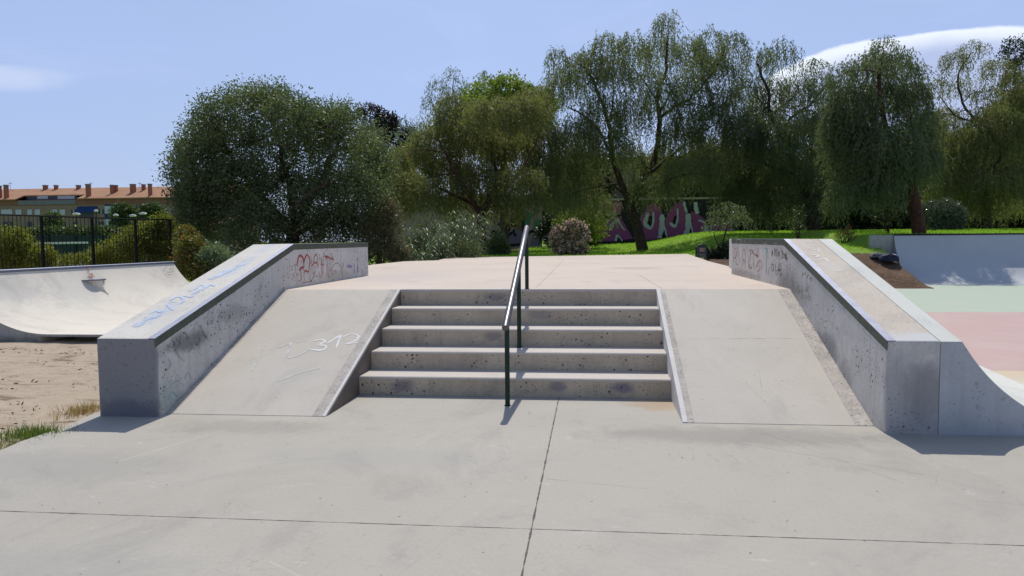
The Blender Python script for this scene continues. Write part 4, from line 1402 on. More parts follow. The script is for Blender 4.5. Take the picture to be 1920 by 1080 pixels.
limbs1 = [((.3, .2), (545, 480), (548, 450), (552, 425)), ((.16, .05), (550, 430), (500, 380), (450, 320), (420, 260)), ((.16, .05), (553, 428), (590, 360), (620, 300), (640, 260)), ((.14, .04), (552, 430), (540, 340, .5), (520, 260, .5), (500, 200, .3)),
          ((.11, .04), (550, 440), (470, 400, -.8), (400, 370, -1), (360, 330, -1)), ((.1, .03), (556, 440), (620, 400, -1), (670, 370, -1.2)), ((.12, .04), (552, 390, -1.2), (585, 362, -1.6), (620, 340, -1.8))]
tree('elm_tree', 'broad dark round-crowned tree beyond the left ledge', 'tree', 545, 490, 25, limbs1, c1, M['l_elm'], M['bark'], 'b', .3, leafL=.095, leafW=.046, per=15, spread=.55, updir=.35)

# yellow-green round tree behind T2
c = [cl(x, y, 47 + random.uniform(-1.5, 1.5), rx, ry, int(rx * ry * .2)) for x, y, rx, ry in [(900, 190, 30, 28), (945, 175, 40, 26), (985, 190, 30, 28), (940, 210, 55, 30), (1020, 200, 26, 24), (885, 220, 30, 30), (990, 230, 40, 30), (930, 260, 60, 40)]]
tree('lime_tree', 'bright yellow-green rounded tree rising behind the dense pepper tree', 'tree', 945, 470, 47, [((.3, .2), (945, 420), (945, 330), (945, 250)), ((.12, .03), (945, 300), (910, 240), (895, 200)), ((.12, .03), (945, 290), (985, 230), (1010, 200))], c, M['l_bright'], M['bark'], 'b', .3, leafL=.17, leafW=.12, per=7, spread=.45)
# pale wispy tree
c = [cl(x, y, 50 + random.uniform(-1, 1), rx, ry, int(rx * ry * .03) + 4) for x, y, rx, ry in [(850, 140, 14, 18), (820, 165, 20, 22), (850, 180, 26, 26), (880, 170, 22, 22), (910, 145, 12, 16), (805, 200, 16, 22), (835, 215, 26, 26), (870, 210, 22, 22), (760, 230, 10, 16), (752, 255, 16, 10), (790, 240, 20, 24)]]
tree('gum_tree', 'thin pale grey-green tree with wispy see-through top left of the yellow-green crown', 'tree', 850, 470, 50, [((.22, .12), (850, 400), (845, 300), (845, 240)), ((.07, .02), (845, 250), (850, 190), (850, 140)), ((.06, .02), (845, 260), (815, 210), (805, 180)), ((.06, .02), (845, 260), (885, 200), (910, 150)), ((.05, .02), (845, 270), (790, 250), (757, 225))],
     c, M['l_blue'], M['bark'], 's', .2, lenr=(.5, 1.5), leafL=.24, leafW=.05, spacing=.13)
# dark cypresses
for px, py, rx, ry, lab in ((711, 258, 30, 56, 'dark brown-black cypress top seen between the broad tree and the pepper tree'), (762, 285, 20, 42, 'small pointed dark cypress top left of the yellowish pepper tree')):
    c = [cl(px + random.uniform(-.6, .6) * rx, py + dy, 55 + random.uniform(-.5, .5), rx * (.75 if dy < 0 else 1.0), 16, 120) for dy in range(-ry + 14, 190, 14)]
    tree('cypress_tree', lab, 'tree', px, 470, 55, [((.25, .05), (px, 440), (px, 300), (px, py - ry + 20))], c, M['l_brown'], M['bark'], 'b', .25, twig=False, leafL=.2, leafW=.1, per=6, spread=.3)
# dark pine at the right edge
c = [cl(x, y, 50 + random.uniform(-1, 1), rx, ry, int(rx * ry * .2)) for x, y, rx, ry in [(1905, 100, 22, 24), (1925, 130, 30, 26), (1900, 165, 24, 20), (1930, 190, 36, 30), (1890, 215, 26, 22), (1935, 240, 45, 34), (1880, 270, 36, 28), (1930, 290, 50, 40)]]
tree('pine_tree', 'dark pine standing tallest at the far right edge behind the wispy tree', 'tree', 1935, 440, 50, [((.3, .1), (1935, 400), (1932, 280), (1925, 120))], c, M['l_dark'], M['bark'], 'b', .3, leafL=.2, leafW=.08, per=6, spread=.35)

# dark hedge trees behind everything on the right
for i, (px, top, wd_) in enumerate([(1350, 285, 70), (1440, 260, 80), (1530, 285, 75), (1620, 270, 80), (1710, 285, 80), (1800, 262, 80), (1890, 255, 90), (1985, 260, 90), (1070, 300, 70)]):
    d_ = 58 + (i % 2) * 2
    c = []
    for j in range(26):
        y = random.uniform(top + 18, 425)
        c.append(cl(px + random.uniform(-1, 1) * wd_ * .7, y, d_ + random.uniform(-1.5, 1.5), 36, 26, 210))
    tree('evergreen_tree', ['dark evergreen right behind the end of the purple mural', 'tall dark evergreen behind the bare-crowned pepper tree', 'dark evergreen seen between the two right-hand pepper trees', 'dark evergreen behind the full drooping pepper tree',
                            'dark evergreen above the rounded glossy bush', 'dark evergreen behind the sparse wispy pepper tree', 'dark evergreen just left of the tall pine', 'dark evergreen beyond the right edge pine', 'dark evergreen left of the mural, between two pepper trees'][i], 'tree', px, 440, d_,
         [((.25, .08), (px, 410), (px, 350), (px, top + 25))], c, M['l_dark'], M['bark'], 'b', .25, 'dark evergreens closing the lawn', twig=False, leafL=.26, leafW=.15, per=6, spread=.45)


# ================================================================ SHRUBS
def shrub(name, label, cat, px, pbase, d, clumps, mat, stem_n=5, extra=None, z=None, **kw):
    b = D(px, pbase, d)
    gz = float(hground(b.x, b.y)) if z is None else z
    base = Vector((b.x, b.y, gz))
    t = thing(name, label, cat, base)
    mb = MB()
    for i in range(stem_n):
        c_, r_, n_ = clumps[i % len(clumps)]
        e = Vector(c_) + Vector((random.uniform(-.5, .5) * r_[0], random.uniform(-.5, .5) * r_[1], r_[2] * .4))
        s_ = base + Vector((random.uniform(-.1, .1), random.uniform(-.1, .1), -.05))
        mb.tube([s_, s_.lerp(e, .5) + Vector((random.uniform(-.06, .06), 0, .05)), e], [.02, .014, .005], 5)
    under(mb.build('stems', M['bark'], fix=False, smooth=60), t)
    P, Dd, W_, L_, Wd = sprays(clumps, **kw)
    leaf_mesh('foliage', P, Dd, W_, L_, Wd, mat, t)
    if extra:
        nm, m2, fr, sz = extra
        n = int(len(P) * fr)
        pick = rng.choice(len(P), n, replace=False)
        p2 = P[pick]
        k3 = 5
        P2 = np.repeat(p2, k3, 0) + rng.normal(size=(n * k3, 3)) * sz * .4
        d2 = unit(rng.normal(size=(n * k3, 3)))
        w2 = unit(np.cross(d2, rng.normal(size=(n * k3, 3))))
        leaf_mesh(nm, P2, d2, w2, sz, sz * .9, m2, t)
    return t


dO = 33.0
shrub('oleander_shrub', 'pink-flowering oleander shrub on the lawn behind the handrail', 'shrub', 1067, 478, 31, [cl(x, y, 31 + random.uniform(-.3, .3), rx, ry, 100) for x, y, rx, ry in [(1050, 455, 13, 16), (1070, 445, 14, 18), (1085, 455, 13, 16), (1062, 468, 20, 10), (1075, 430, 10, 12), (1048, 440, 10, 10), (1088, 438, 8, 12), (1085, 470, 12, 8)]],
      M['l_olean'], leafL=.11, leafW=.035, per=8, spread=.25, extra=('flowers', M['flower'], .16, .085))
shrub('oleander_shrub', 'small pale-leaved shrub beside the reddish trunk and the scribbled wall', 'shrub', 930, 480, 32, [cl(x, y, 32, rx, ry, 90) for x, y, rx, ry in [(922, 465, 12, 14), (935, 455, 11, 14), (942, 468, 10, 12), (928, 475, 16, 7)]], M['l_olean'], leafL=.11, leafW=.04, per=8, spread=.22,
      extra=('buds', M['l_blue'], .04, .05))
shrub('bushy_shrub', 'yellow-green leafy shrub low behind the pink oleander', 'shrub', 1095, 460, 44, [cl(x, y, 44 + random.uniform(-.5, .5), rx, ry, 110) for x, y, rx, ry in [(1065, 418, 26, 14), (1095, 410, 22, 18), (1115, 430, 20, 20), (1090, 440, 22, 14)]], M['l_bright'], leafL=.14, leafW=.08, per=7, spread=.3)
shrub('bushy_shrub', 'dark shrub in the shade between the scribbled wall and the purple mural', 'shrub', 1030, 462, 46, [cl(x, y, 46 + random.uniform(-.5, .5), rx, ry, 160) for x, y, rx, ry in [(1025, 440, 18, 18), (1040, 425, 20, 20), (1105, 445, 18, 14), (1050, 445, 20, 14)]], M['l_dark'], leafL=.16, leafW=.08, per=7, spread=.3)
shrub('rounded_bush', 'rounded glossy clipped bush right of the reddish trunk', 'shrub', 1765, 437, 37, [cl(x, y, 37 + random.uniform(-.5, .5), rx, ry, 260) for x, y, rx, ry in [(1745, 400, 20, 18), (1770, 396, 24, 18), (1790, 405, 17, 16), (1750, 420, 24, 16), (1780, 422, 22, 15)]], M['l_gloss'], leafL=.09, leafW=.05, per=8, spread=.16, shell=.6)
shrub('leafy_shrub', 'loose leafy shrub with several thin stems behind the grey wing wall', 'shrub', 1665, 450, 32, [cl(x, y, 32 + random.uniform(-.4, .4), rx, ry, 9) for x, y, rx, ry in [(1645, 385, 14, 10), (1670, 380, 14, 10), (1685, 395, 12, 10), (1668, 405, 12, 9), (1650, 405, 10, 9), (1677, 415, 9, 8)]], M['l_olean'], 8, leafL=.12, leafW=.055, per=7, spread=.22)
shrub('rose_bush', 'thin rose bush with dark stems and red blooms beyond the sandy ledge top', 'shrub', 1583, 462, 30, [cl(x, y, 30, rx, ry, 10) for x, y, rx, ry in [(1575, 440, 8, 8), (1588, 436, 9, 9), (1598, 446, 6, 6)]], M['l_olean'], 7, leafL=.08, leafW=.04, per=6, spread=.18, extra=('blooms', M['redflower'], .12, .05))
shrub('sapling', 'short leafy sapling on the lawn above the far end of the right ledge', 'shrub', 1498, 450, 33, [cl(x, y, 33, rx, ry, 8) for x, y, rx, ry in [(1492, 415, 12, 12), (1500, 400, 9, 10), (1496, 432, 12, 9)]], M['l_olean'], 6, leafL=.1, leafW=.05, per=7, spread=.25)
shrub('young_tree', 'small dark young tree with shrubby suckers at its foot beside the litter bin', 'tree', 1352, 488, 24.5, [cl(x, y, 24.5 + random.uniform(-.3, .3), rx, ry, 120) for x, y, rx, ry in [(1350, 478, 16, 10), (1365, 472, 14, 12), (1340, 480, 12, 8), (1372, 482, 12, 9)]], M['l_dark'], 9, leafL=.08, leafW=.045, per=7, spread=.14)
b = D(1352, 488, 24.5)
sp = thing('sapling_tree', 'slim forked sapling with a small hanging crown before the mural end', 'tree', Vector((b.x, b.y, float(hground(b.x, b.y)))))
mb = MB()
tr_limb(mb, [D(1352, 492, 24.5), D(1353, 465, 24.5), D(1358, 445, 24.5), D(1365, 420, 24.5)], .045, .02, 7, .01)
tr_limb(mb, [D(1353, 470, 24.5), D(1343, 452, 24.5), D(1338, 435, 24.4)], .03, .012, 6, .01)
under(mb.build('trunk', M['bark'], smooth=60, fix=False), sp)
P = strands([cl(1366, 400, 24.5, 30, 20, 26), cl(1340, 418, 24.3, 14, 12, 10), cl(1385, 410, 24.6, 14, 12, 10)], leafL=.14, leafW=.035, spacing=.08, lenr=(.3, .7))
leaf_mesh('crown', *P[:3], P[3], P[4], M['l_pepper_d'], sp)

# dry shrub behind left ledge end and neighbouring growth
shrub('dry_shrub', 'brown and green dry shrub just past the end of the left ledge', 'shrub', 715, 497, 23.5, [cl(x, y, 23.5 + random.uniform(-.4, .4), rx, ry, 130) for x, y, rx, ry in [(705, 440, 22, 30), (720, 465, 22, 24), (700, 475, 18, 20), (735, 430, 14, 26), (725, 400, 16, 20), (745, 480, 16, 12)]], M['l_dry'], 8, leafL=.08, leafW=.035, per=8, spread=.28)
hc = [cl(x, 412 + random.uniform(-16, 14), 54 + random.uniform(-.6, .6), 24, 17, 170) for x in range(1395, 2010, 17)] + [cl(x, 436, 53.5, 22, 8, 90) for x in range(1395, 2010, 20)]
shrub('clipped_hedge', 'long dark hedge closing off the lawn behind the right-hand pepper trees', 'hedge', 1700, 440, 54, hc, M['l_dark'], 6, leafL=.2, leafW=.12, per=7, spread=.35)
# giant reeds
for n_, (px, pb_, d_, hh, nn, lab) in enumerate([(865, 484, 27, 1.9, 9, 'tall giant reed clump with arching pale leaves beside the reddish trunk'), (805, 489, 25.5, 1.5, 9, 'shorter reed clump in the middle of the scrub behind the deck'), (770, 491, 24.5, 1.15, 7, 'low reed clump nearest the left ledge')]):
    b = D(px, pb_, d_); gz = float(hground(b.x, b.y))
    t = thing('giant_reed', lab, 'reeds', Vector((b.x, b.y, gz)), 'reeds behind the deck')
    mb = MB(); Ps, Ds, Ws, Ls, Wd_ = [], [], [], [], []
    for i in range(nn * 2):
        bx = Vector((b.x + random.uniform(-.7, .7), b.y + random.uniform(-.5, .5), gz - .05))
        lean = Vector((random.uniform(-.25, .25), random.uniform(-.2, .2), 1)) * hh * random.uniform(.6, 1.05)
        mb.tube([bx, bx + lean * .5, bx + lean], [.014, .011, .004], 5)
        for j in range(16):
            t_ = .15 + .85 * j / 16
            for kk in range(2):
                p = bx + lean * t_
                an = (j * 2.4 + kk * 3.1 + i)
                dr = Vector((math.cos(an), math.sin(an) * .7, .75))
                # bent leaf as two segments
                L0 = .26 * random.uniform(.7, 1.1)
                e = p + dr.normalized() * L0
                Ps += [p, e]; Ds += [dr.normalized(), (Vector((dr.x, dr.y, -.35))).normalized()]
                wv = dr.cross(Vector((0, 0, 1))).normalized()
                Ws += [wv, wv]; Ls += [L0 * 1.25, L0 * 1.1]; Wd_ += [.035, .03]
    under(mb.build('canes', M['l_reed'], fix=False), t)
    leaf_mesh('leaves', np.array(Ps), np.array(Ds), np.array(Ws), np.array(Ls), np.array(Wd_), M['l_reed'], t)
shrub('scrub_bush', 'low brownish scrub between the reeds and the dry shrub', 'shrub', 760, 492, 26, [cl(x, y, 26 + random.uniform(-.5, .5), rx, ry, 80) for x, y, rx, ry in [(765, 470, 18, 14), (745, 478, 14, 10), (790, 462, 18, 16), (820, 470, 20, 14), (845, 468, 16, 14), (800, 435, 22, 22), (880, 470, 14, 12)]], M['l_olean'], 8, leafL=.07, leafW=.03, per=8, spread=.25, extra=('dry_leaves', M['l_dry'], .03, .06))

# bushes left
shrub('yellow_bush', 'big yellow-green bush showing through the fence next to the broad tree', 'shrub', 270, 500, 26, [cl(x, y, 26 + random.uniform(-.6, .6), rx, ry, 150) for x, y, rx, ry in [(280, 440, 28, 20), (255, 455, 28, 22), (300, 460, 28, 24), (225, 470, 28, 20), (270, 480, 36, 18), (310, 425, 16, 16), (205, 485, 22, 14), (320, 480, 24, 16)]], M['l_bush'], 8, z=-.6, leafL=.09, leafW=.05, per=8, spread=.26)
shrub('yellow_bush', 'yellow-green bush behind the fence at the left edge', 'shrub', 30, 510, 24, [cl(x, y, 24 + random.uniform(-.6, .6), rx, ry, 150) for x, y, rx, ry in [(5, 460, 26, 22), (30, 455, 20, 20), (55, 480, 26, 18), (10, 485, 30, 18), (80, 485, 16, 14), (-25, 470, 30, 26)]], M['l_bush'], 8, z=-.6, leafL=.085, leafW=.05, per=8, spread=.26)
shrub('rusty_bush', 'rust-tipped green bush just beyond the fence end, under the broad tree', 'shrub', 375, 525, 19.5, [cl(x, y, 19.5 + random.uniform(-.6, .6), rx, ry, 150) for x, y, rx, ry in [(356, 470, 14, 18), (372, 482, 20, 18), (392, 492, 18, 16), (360, 500, 18, 18), (382, 510, 22, 12), (350, 450, 10, 12)]], M['l_rust'], 8, z=-.03, leafL=.08, leafW=.04, per=8, spread=.24)
shrub('reed_bush', 'small grey-green reedy bush beside the rust-tipped bush', 'shrub', 410, 505, 19, [cl(x, y, 19 + random.uniform(-.2, .2), rx, ry, 60) for x, y, rx, ry in [(400, 478, 12, 12), (415, 485, 12, 10), (392, 490, 10, 10)]], M['l_reed'], 5, z=-.03, leafL=.14, leafW=.02, per=8, spread=.22)
shrub('yellow_bush', 'low yellow-green bush standing between two fence posts', 'shrub', 120, 505, 27, [cl(x, y, 27 + random.uniform(-.4, .4), rx, ry, 90) for x, y, rx, ry in [(115, 492, 20, 8), (160, 488, 20, 9), (185, 480, 16, 12)]], M['l_bush'], 5, z=-.8, leafL=.08, leafW=.045, per=8, spread=.22)

# ================================================================ BACKDROP LEFT: court, hedges, lamps, flats
shrub('clipped_hedge', 'long pale green hedge beyond the sports court', 'hedge', 120, 470, 90, [cl(x, 441 + random.uniform(-3, 4), 90, 22, 8, 160) for x in range(-40, 420, 20)], M['l_olean'], 0 or 3, z=-1.6, leafL=.35, leafW=.22, per=6, spread=.6)
for px, lab in ((237, 'dark green street tree before the enclosed white balcony'), (290, 'larger street tree before the striped awning')):
    c = [cl(px + random.uniform(-14, 14), random.uniform(396, 428), 130, 13, 10, 130) for _ in range(9)]
    tree('street_tree', lab, 'tree', px, 470, 130, [((.3, .15), (px, 450), (px, 410))], c, M['l_olean'], M['bark'], 'b', .3, 'street trees before the flats', twig=False, leafL=.45, leafW=.3, per=6, spread=.8)
c = [cl(95 + random.uniform(-10, 10), random.uniform(408, 430), 120, 9, 6, 45) for _ in range(5)]
tree('street_tree', 'faint light green street tree before the row of white shutters', 'tree', 95, 470, 120, [((.3, .15), (95, 450), (95, 415))], c, M['l_olean'], M['bark'], 'b', .3, 'street trees before the flats', twig=False, leafL=.4, leafW=.25, per=6, spread=.8)

cs = thing('court_fence', 'dark green screened fence of a sports court beyond the iron fence', 'fence', D(150, 490, 60))
M['screen'] = plain('green_windscreen', (.022, .045, .045), .8, scale=.6, col2=(.035, .06, .055))
mb = MB()
a = D(-60, 440, 62); b_ = D(345, 442, 62)
mb.prism([a, b_, Vector((b_.x, b_.y, -1.7)), Vector((a.x, a.y, -1.7))], (0, .08, 0))
under(mb.build('screen_panel', M['screen']), cs)
for i in range(9):
    q = a.lerp(b_, i / 8)
    mb = MB(); mb.tube([(q.x, q.y - .05, -1.7), (q.x, q.y - .05, q.z + .5)], .05, 6)
    under(mb.build('post', M['iron']), cs)
cn = thing('shelter', 'thin white flat-roofed shelter in front of the green screened court', 'shelter', D(95, 480, 55))
M['white'] = plain('white_paint', (.72, .73, .74), .5)
mb = MB(); a = D(42, 457, 55); b_ = D(152, 455, 55)
mb.obox((a + b_) / 2, (b_ - a) / 2, (0, .8, 0), (0, 0, .07)); under(mb.build('roof', M['white']), cn)
for t in (.05, .5, .95):
    q = a.lerp(b_, t); mb = MB(); mb.tube([(q.x, q.y + .3, -1.6), (q.x, q.y + .3, q.z - .06)], .05, 6); under(mb.build('post', M['iron']), cn)
lw = MB(); a = D(86, 488, 40); b_ = D(148, 487, 40)
lw.prism([a, b_, Vector((b_.x, b_.y, -1.7)), Vector((a.x, a.y, -1.7))], (0, .3, 0))
tag(lw.build('low_wall', plain('pale_wall', (.42, .47, .50), .8)), 'pale blue-white low wall glimpsed low through the iron fence', 'wall')

labs = ['leftmost double street lamp, low over the fence top before the blue awning', 'street lamp with a small white head right of the blue awning', 'street lamp beside the enclosed white balcony', 'street lamp in front of the dark green street tree', 'street lamp with the widest head before the larger street tree']
for i, (px, py, w_) in enumerate([(143, 402, 7), (180, 396, 4), (217, 404, 5), (249, 405, 6), (268, 401, 7)]):
    h_ = D(px, py, 70)
    t = thing('street_lamp', labs[i], 'street lamp', (h_.x, h_.y, -1.6), 'street lamps by the sports court')
    mb = MB(); mb.tube([(h_.x, h_.y, -1.6), (h_.x, h_.y, h_.z)], [.08, .045], 6); under(mb.build('pole', M['iron']), t)
    mb = MB(); r_ = w_ * 70 / F
    mb.tube([h_ - Vector((0, 0, .06)), h_, h_ + Vector((0, 0, .12)), h_ + Vector((0, 0, .16))], [r_ * .6, r_, r_ * .8, .03], 12); under(mb.build('lamp_head', M['white'], smooth=50), t)

# flats
YF_ = 185.0
bt = thing('apartment_building', 'long brick apartment block with tiled roof, chimneys and blue awnings beyond the fence', 'building', YP(150, 500, YF_))
M['brick'] = plain('tan_brick', (.26, .185, .15), .9, scale=.4, col2=(.30, .215, .175))
M['redbrick'] = plain('red_brick_band', (.27, .125, .095), .9, scale=.4)
M['tile'] = plain('roof_tile', (.38, .19, .105), .9, scale=.35, col2=(.45, .25, .15))
M['chim'] = plain('chimney_brick', (.36, .14, .10), .9, scale=1)
M['shutter'] = plain('white_shutter', (.52, .56, .66), .6, scale=1)
M['glassd'] = plain('dark_glass', (.05, .065, .09), .2, scale=1)
M['blue'] = plain('blue_canvas', (.015, .05, .17), .8, scale=1)
M['greyrail'] = plain('grey_balustrade', (.20, .21, .24), .8, scale=1)
b0 = YP(-120, 384, YF_); b1 = YP(430, 386, YF_); e0_ = YP(-120, 372, YF_)
zE = YP(150, 372, YF_).z; zR = YP(150, 352.5, YF_ + 9).z; zB = YP(150, 384, YF_).z
mb = MB(); mb.box(b0.x, b1.x, YF_, YF_ + 18, -1.7, zB); under(mb.build('wall', M['brick']), bt)
mb = MB(); mb.box(b0.x - .1, b1.x + .1, YF_ - .15, YF_ + 18.1, zB, zE - .3); under(mb.build('upper_band', M['redbrick']), bt)
mb = MB()
xa_, xb_ = b0.x - .6, b1.x + .6
x30, x155 = YP(32, 368, YF_).x, YP(148, 368, YF_).x


def zroof(y): return zE + (zR - zE) * (y - (YF_ - .8)) / 9.8


ym = YF_ + 2.6
rows = [(xa_, x30), (x155, xb_)]
for (u, v) in rows:
    mb.prism([(u, YF_ - .8, zE), (u, YF_ + 9, zR), (u, YF_ + 9, zR - .35), (u, YF_ - .8, zE - .28)], (v - u, 0, 0))
mb.prism([(x30, ym, zroof(ym) - .0), (x30, YF_ + 9, zR - .001), (x30, YF_ + 9, zR - .35), (x30, ym, zroof(ym) - .28)], (x155 - x30, 0, 0))
mb.prism([(xa_, YF_ + 9, zR), (xa_, YF_ + 18.8, zE), (xa_, YF_ + 18.8, zE - .28), (xa_, YF_ + 9, zR - .35)], (xb_ - xa_, 0, 0))
rf = under(mb.build('roof', M['tile']), bt)
for (px, top, bot, w_) in [(-2, 348, 371, 6), (11, 346.5, 371, 6), (85, 347, 353, 7), (105, 347, 353, 5), (147, 347, 353, 6), (165, 345, 370, 7), (210, 346.5, 364, 5), (217, 347, 361, 5), (249, 345, 363, 9), (269, 345.5, 358, 5), (281, 344.5, 370, 5), (330, 347, 365, 6)]:
    fr_ = (bot - 352.5) / 19.0
    yc = YF_ + 8.4 - 8.2 * max(0, min(1, fr_))
    q = YP(px, top, yc); r_ = w_ * yc / F / 2
    mb = MB(); mb.box(q.x - r_, q.x + r_, yc - .45, yc + .45, zroof(yc) - .4, q.z - .25)
    ch = sub(mb.build('chimney', M['chim']), rf)
    mb = MB(); mb.box(q.x - r_ - .08, q.x + r_ + .08, yc - .52, yc + .52, q.z - .25, q.z); 
    mb.build('chimney_cap', M['greyrail'], rf)
for px in (19, 170, 262):
    q = YP(px, 342, YF_ + 8)
    mb = MB(); mb.tube([(q.x, q.y, zR - .5), (q.x, q.y, q.z)], .05, 4); mb.box(q.x - .5, q.x + .5, q.y - .04, q.y + .04, q.z - .3, q.z - .2); sub(mb.build('antenna', M['iron']), rf)
# roof terrace
mb = MB(); p0 = YP(50, 366, YF_ + 2.4); p1 = YP(145, 374, YF_ + 2.4); mb.box(p0.x, p1.x, YF_ + 2.3, YF_ + 2.5, p1.z - 1.2, zroof(ym) - .3); under(mb.build('terrace_glazing', M['glassd']), bt)
for pxa, pxb in ((70, 90), (108, 140)):
    mb = MB()
    p0 = YP(pxa, 367.5, YF_ + 2.2); p1 = YP(pxb, 373, YF_ + 2.2); mb.box(p0.x, p1.x, YF_ + 2.15, YF_ + 2.25, p1.z, p0.z)
    under(mb.build('terrace_blind', M['shutter']), bt)
mb = MB(); p0 = YP(34, 376.5, YF_ - .2); p1 = YP(143, 383, YF_ - .2); mb.box(p0.x, p1.x, YF_ - .3, YF_ - .18, p1.z, p0.z); under(mb.build('balustrade', M['greyrail']), bt)


def win(x0, x1, y0, y1, m, name='window', fr=True):
    a_ = YP(x0, y0, YF_ - .1); c_ = YP(x1, y1, YF_ - .1)
    mb = MB(); mb.box(a_.x, c_.x, YF_ - .12, YF_ + .1, c_.z, a_.z)
    o = under(mb.build(name, m), bt)
    return o


for x0, x1 in ((2, 23), (29, 40), (51, 60), (65, 75), (98, 107), (112, 122)):
    win(x0, x1, 393, 402.5, M['shutter'], 'shutter')
for x0, x1 in ((133, 143), (184, 195), (306, 313), (322, 330), (345, 353), (370, 380)):
    wo_ = win(x0, x1, 393, 401, M['glassd'])
    a_ = YP((x0 + x1) / 2, 393, YF_ - .16)
    mb = MB(); mb.box(a_.x - .12, a_.x + .12, YF_ - .2, YF_ - .12, YP(x0, 401, YF_).z, a_.z)
    sub(mb.build('window_bar', M['shutter']), wo_)
for x0, x1 in ((51, 60), (5, 24), (112, 122), (137, 145), (184, 195), (306, 313)):
    win(x0, x1, 416, 425, M['glassd'])
for x0, x1 in ((196, 224),):
    win(x0, x1, 386.5, 400, M['shutter'], 'enclosed_balcony'); win(x0, x1, 401, 410, M['blue'], 'balcony_front'); win(x0, x1, 383.5, 386, M['blue'], 'balcony_top'); win(x0, x1, 411, 422, M['shutter'], 'enclosed_balcony')
for x0, x1, y0, y1 in ((146, 177, 387, 397), (256, 290, 384, 388)):
    a_ = YP(x0, y0, YF_); c_ = YP(x1, y1, YF_ - 1.4)
    mb = MB(); mb.prism([(a_.x, YF_ - .02, a_.z), (a_.x, YF_ - 1.4, c_.z), (a_.x, YF_ - 1.4, c_.z - .2), (a_.x, YF_ - .02, a_.z - .12)], (c_.x - a_.x, 0, 0))
    aw = under(mb.build('awning', M['blue']), bt)
    win(x0 + 2, x1 - 2, y1 + .5, 407, M['glassd'], 'balcony_opening')
# windows of neighbouring wing
b2 = thing('pale_house', 'small pale house glimpsed through the base of the broad tree', 'house', YP(440, 470, 120))
mb = MB(); p0 = YP(404, 420, 120); p1 = YP(440, 470, 120); mb.box(p0.x, p1.x, 120, 128, -1.7, p0.z); under(mb.build('wall', M['brick']), b2)
mb = MB(); mb.prism([(p0.x - .4, 119.5, p0.z), (p0.x - .4, 124, p0.z + 1.6), (p0.x - .4, 128.5, p0.z)], (p1.x - p0.x + .8, 0, 0)); under(mb.build('roof', M['tile']), b2)
mb = MB(); mb.box(p0.x + .5, p0.x + 1.3, 119.9, 120.02, 1, 2.4); mb2 = MB(); mb2.box(p0.x + 1.8, p0.x + 2.6, 119.9, 120.02, 1, 2.4)
under(mb.build('window', M['glassd']), b2); under(mb2.build('window', M['glassd']), b2)

# ================================================================ GRAFFITI WALLS
YW = 50.0
M['wall'] = concrete('beige_render', (.30, .255, .215), (.36, .31, .265), big=.3, streak=.15, dirtamt=.3, dirt=(.2, .17, .15))
M['wall_d'] = plain('dark_mural_ground', (.022, .022, .028), .8, scale=1.0, col2=(.04, .045, .05))
gw = thing('graffiti_wall', 'long beige garden wall with black scribble and a green shape, behind the yellow-green pepper tree', 'wall', YP(880, 470, YW))
mb = MB(); p0 = YP(735, 372, YW); p1 = YP(1016, 372, YW); mb.box(p0.x, p1.x, YW, YW + .25, -.5, p0.z)
under(mb.build('wall_panel', M['wall']), gw)
mb = MB(); mb.box(p0.x - .05, p1.x + .05, YW - .06, YW + .31, p0.z, p0.z + .1); under(mb.build('wall_cap', M['mortar']), gw)


def yw(px, py, Y=YW):
    p = YP(px, py, Y)
    return (p.x, p.z)


def ypoly(name, polys, mat, parent, Y, off):
    mb = MB()
    for i, pl in enumerate(polys):
        q = [(*yw(a, b_, Y),) for a, b_ in pl]
        mb.prism([(x, Y - off - i * .001, z) for x, z in q], (0, .004, 0))
    return under(mb.build(name, mat), parent)


def zg(a, b_):  # zoom of [880,380,1120,490] at 1920
    return (880 + a / 8.0, 380 + b_ / 8.0)


M['m_green'] = plain('green_mural_paint', (.05, .28, .16), .7, scale=2, col2=(.06, .22, .13))
M['m_lilac'] = plain('lilac_mural_paint', (.19, .17, .25), .7, scale=2)
M['m_blue'] = plain('blue_mural_paint', (.17, .19, .32), .7, scale=2)
M['m_brown'] = plain('brown_mural_paint', (.19, .10, .07), .7, scale=2)
M['m_black'] = plain('black_mural_paint', (.012, .012, .015), .6, scale=2)
M['m_purple'] = plain('purple_mural_paint', (.42, .11, .27), .7, scale=1.2, col2=(.33, .09, .30))
M['m_purple2'] = plain('deep_purple_mural_paint', (.13, .022, .10), .7, scale=1.2)
M['m_pale'] = plain('pale_blue_mural_paint', (.62, .70, .78), .7, scale=3)
ypoly('brown_patch', [[zg(580, 350), zg(700, 380), zg(830, 480), zg(830, 150), zg(770, 150), zg(740, 300)]], M['m_brown'], gw, YW, .006)
ypoly('lilac_patch', [[zg(560, 640), zg(560, 500), zg(680, 380), zg(780, 420), zg(850, 520), zg(860, 640)], [zg(920, 640), zg(940, 480), zg(1000, 440), zg(1050, 500), zg(1060, 640)]], M['m_lilac'], gw, YW, .012)
ypoly('blue_patch', [[zg(480, 470), zg(490, 360), zg(560, 310), zg(610, 370), zg(600, 440), zg(540, 470)]], M['m_blue'], gw, YW, .018)
ypoly('green_patch', [[zg(810, 300), zg(840, 190), zg(900, 130), zg(960, 170), zg(900, 300), zg(880, 420), zg(850, 460), zg(820, 400)], [zg(960, 300), zg(1040, 250), zg(1110, 300), zg(1060, 400), zg(1020, 450), zg(970, 400)]], M['m_green'], gw, YW, .024)
OW = Vector((0, YW, 0))


def wz(pts): return [yw(*zg(a, b_)) for a, b_ in pts]


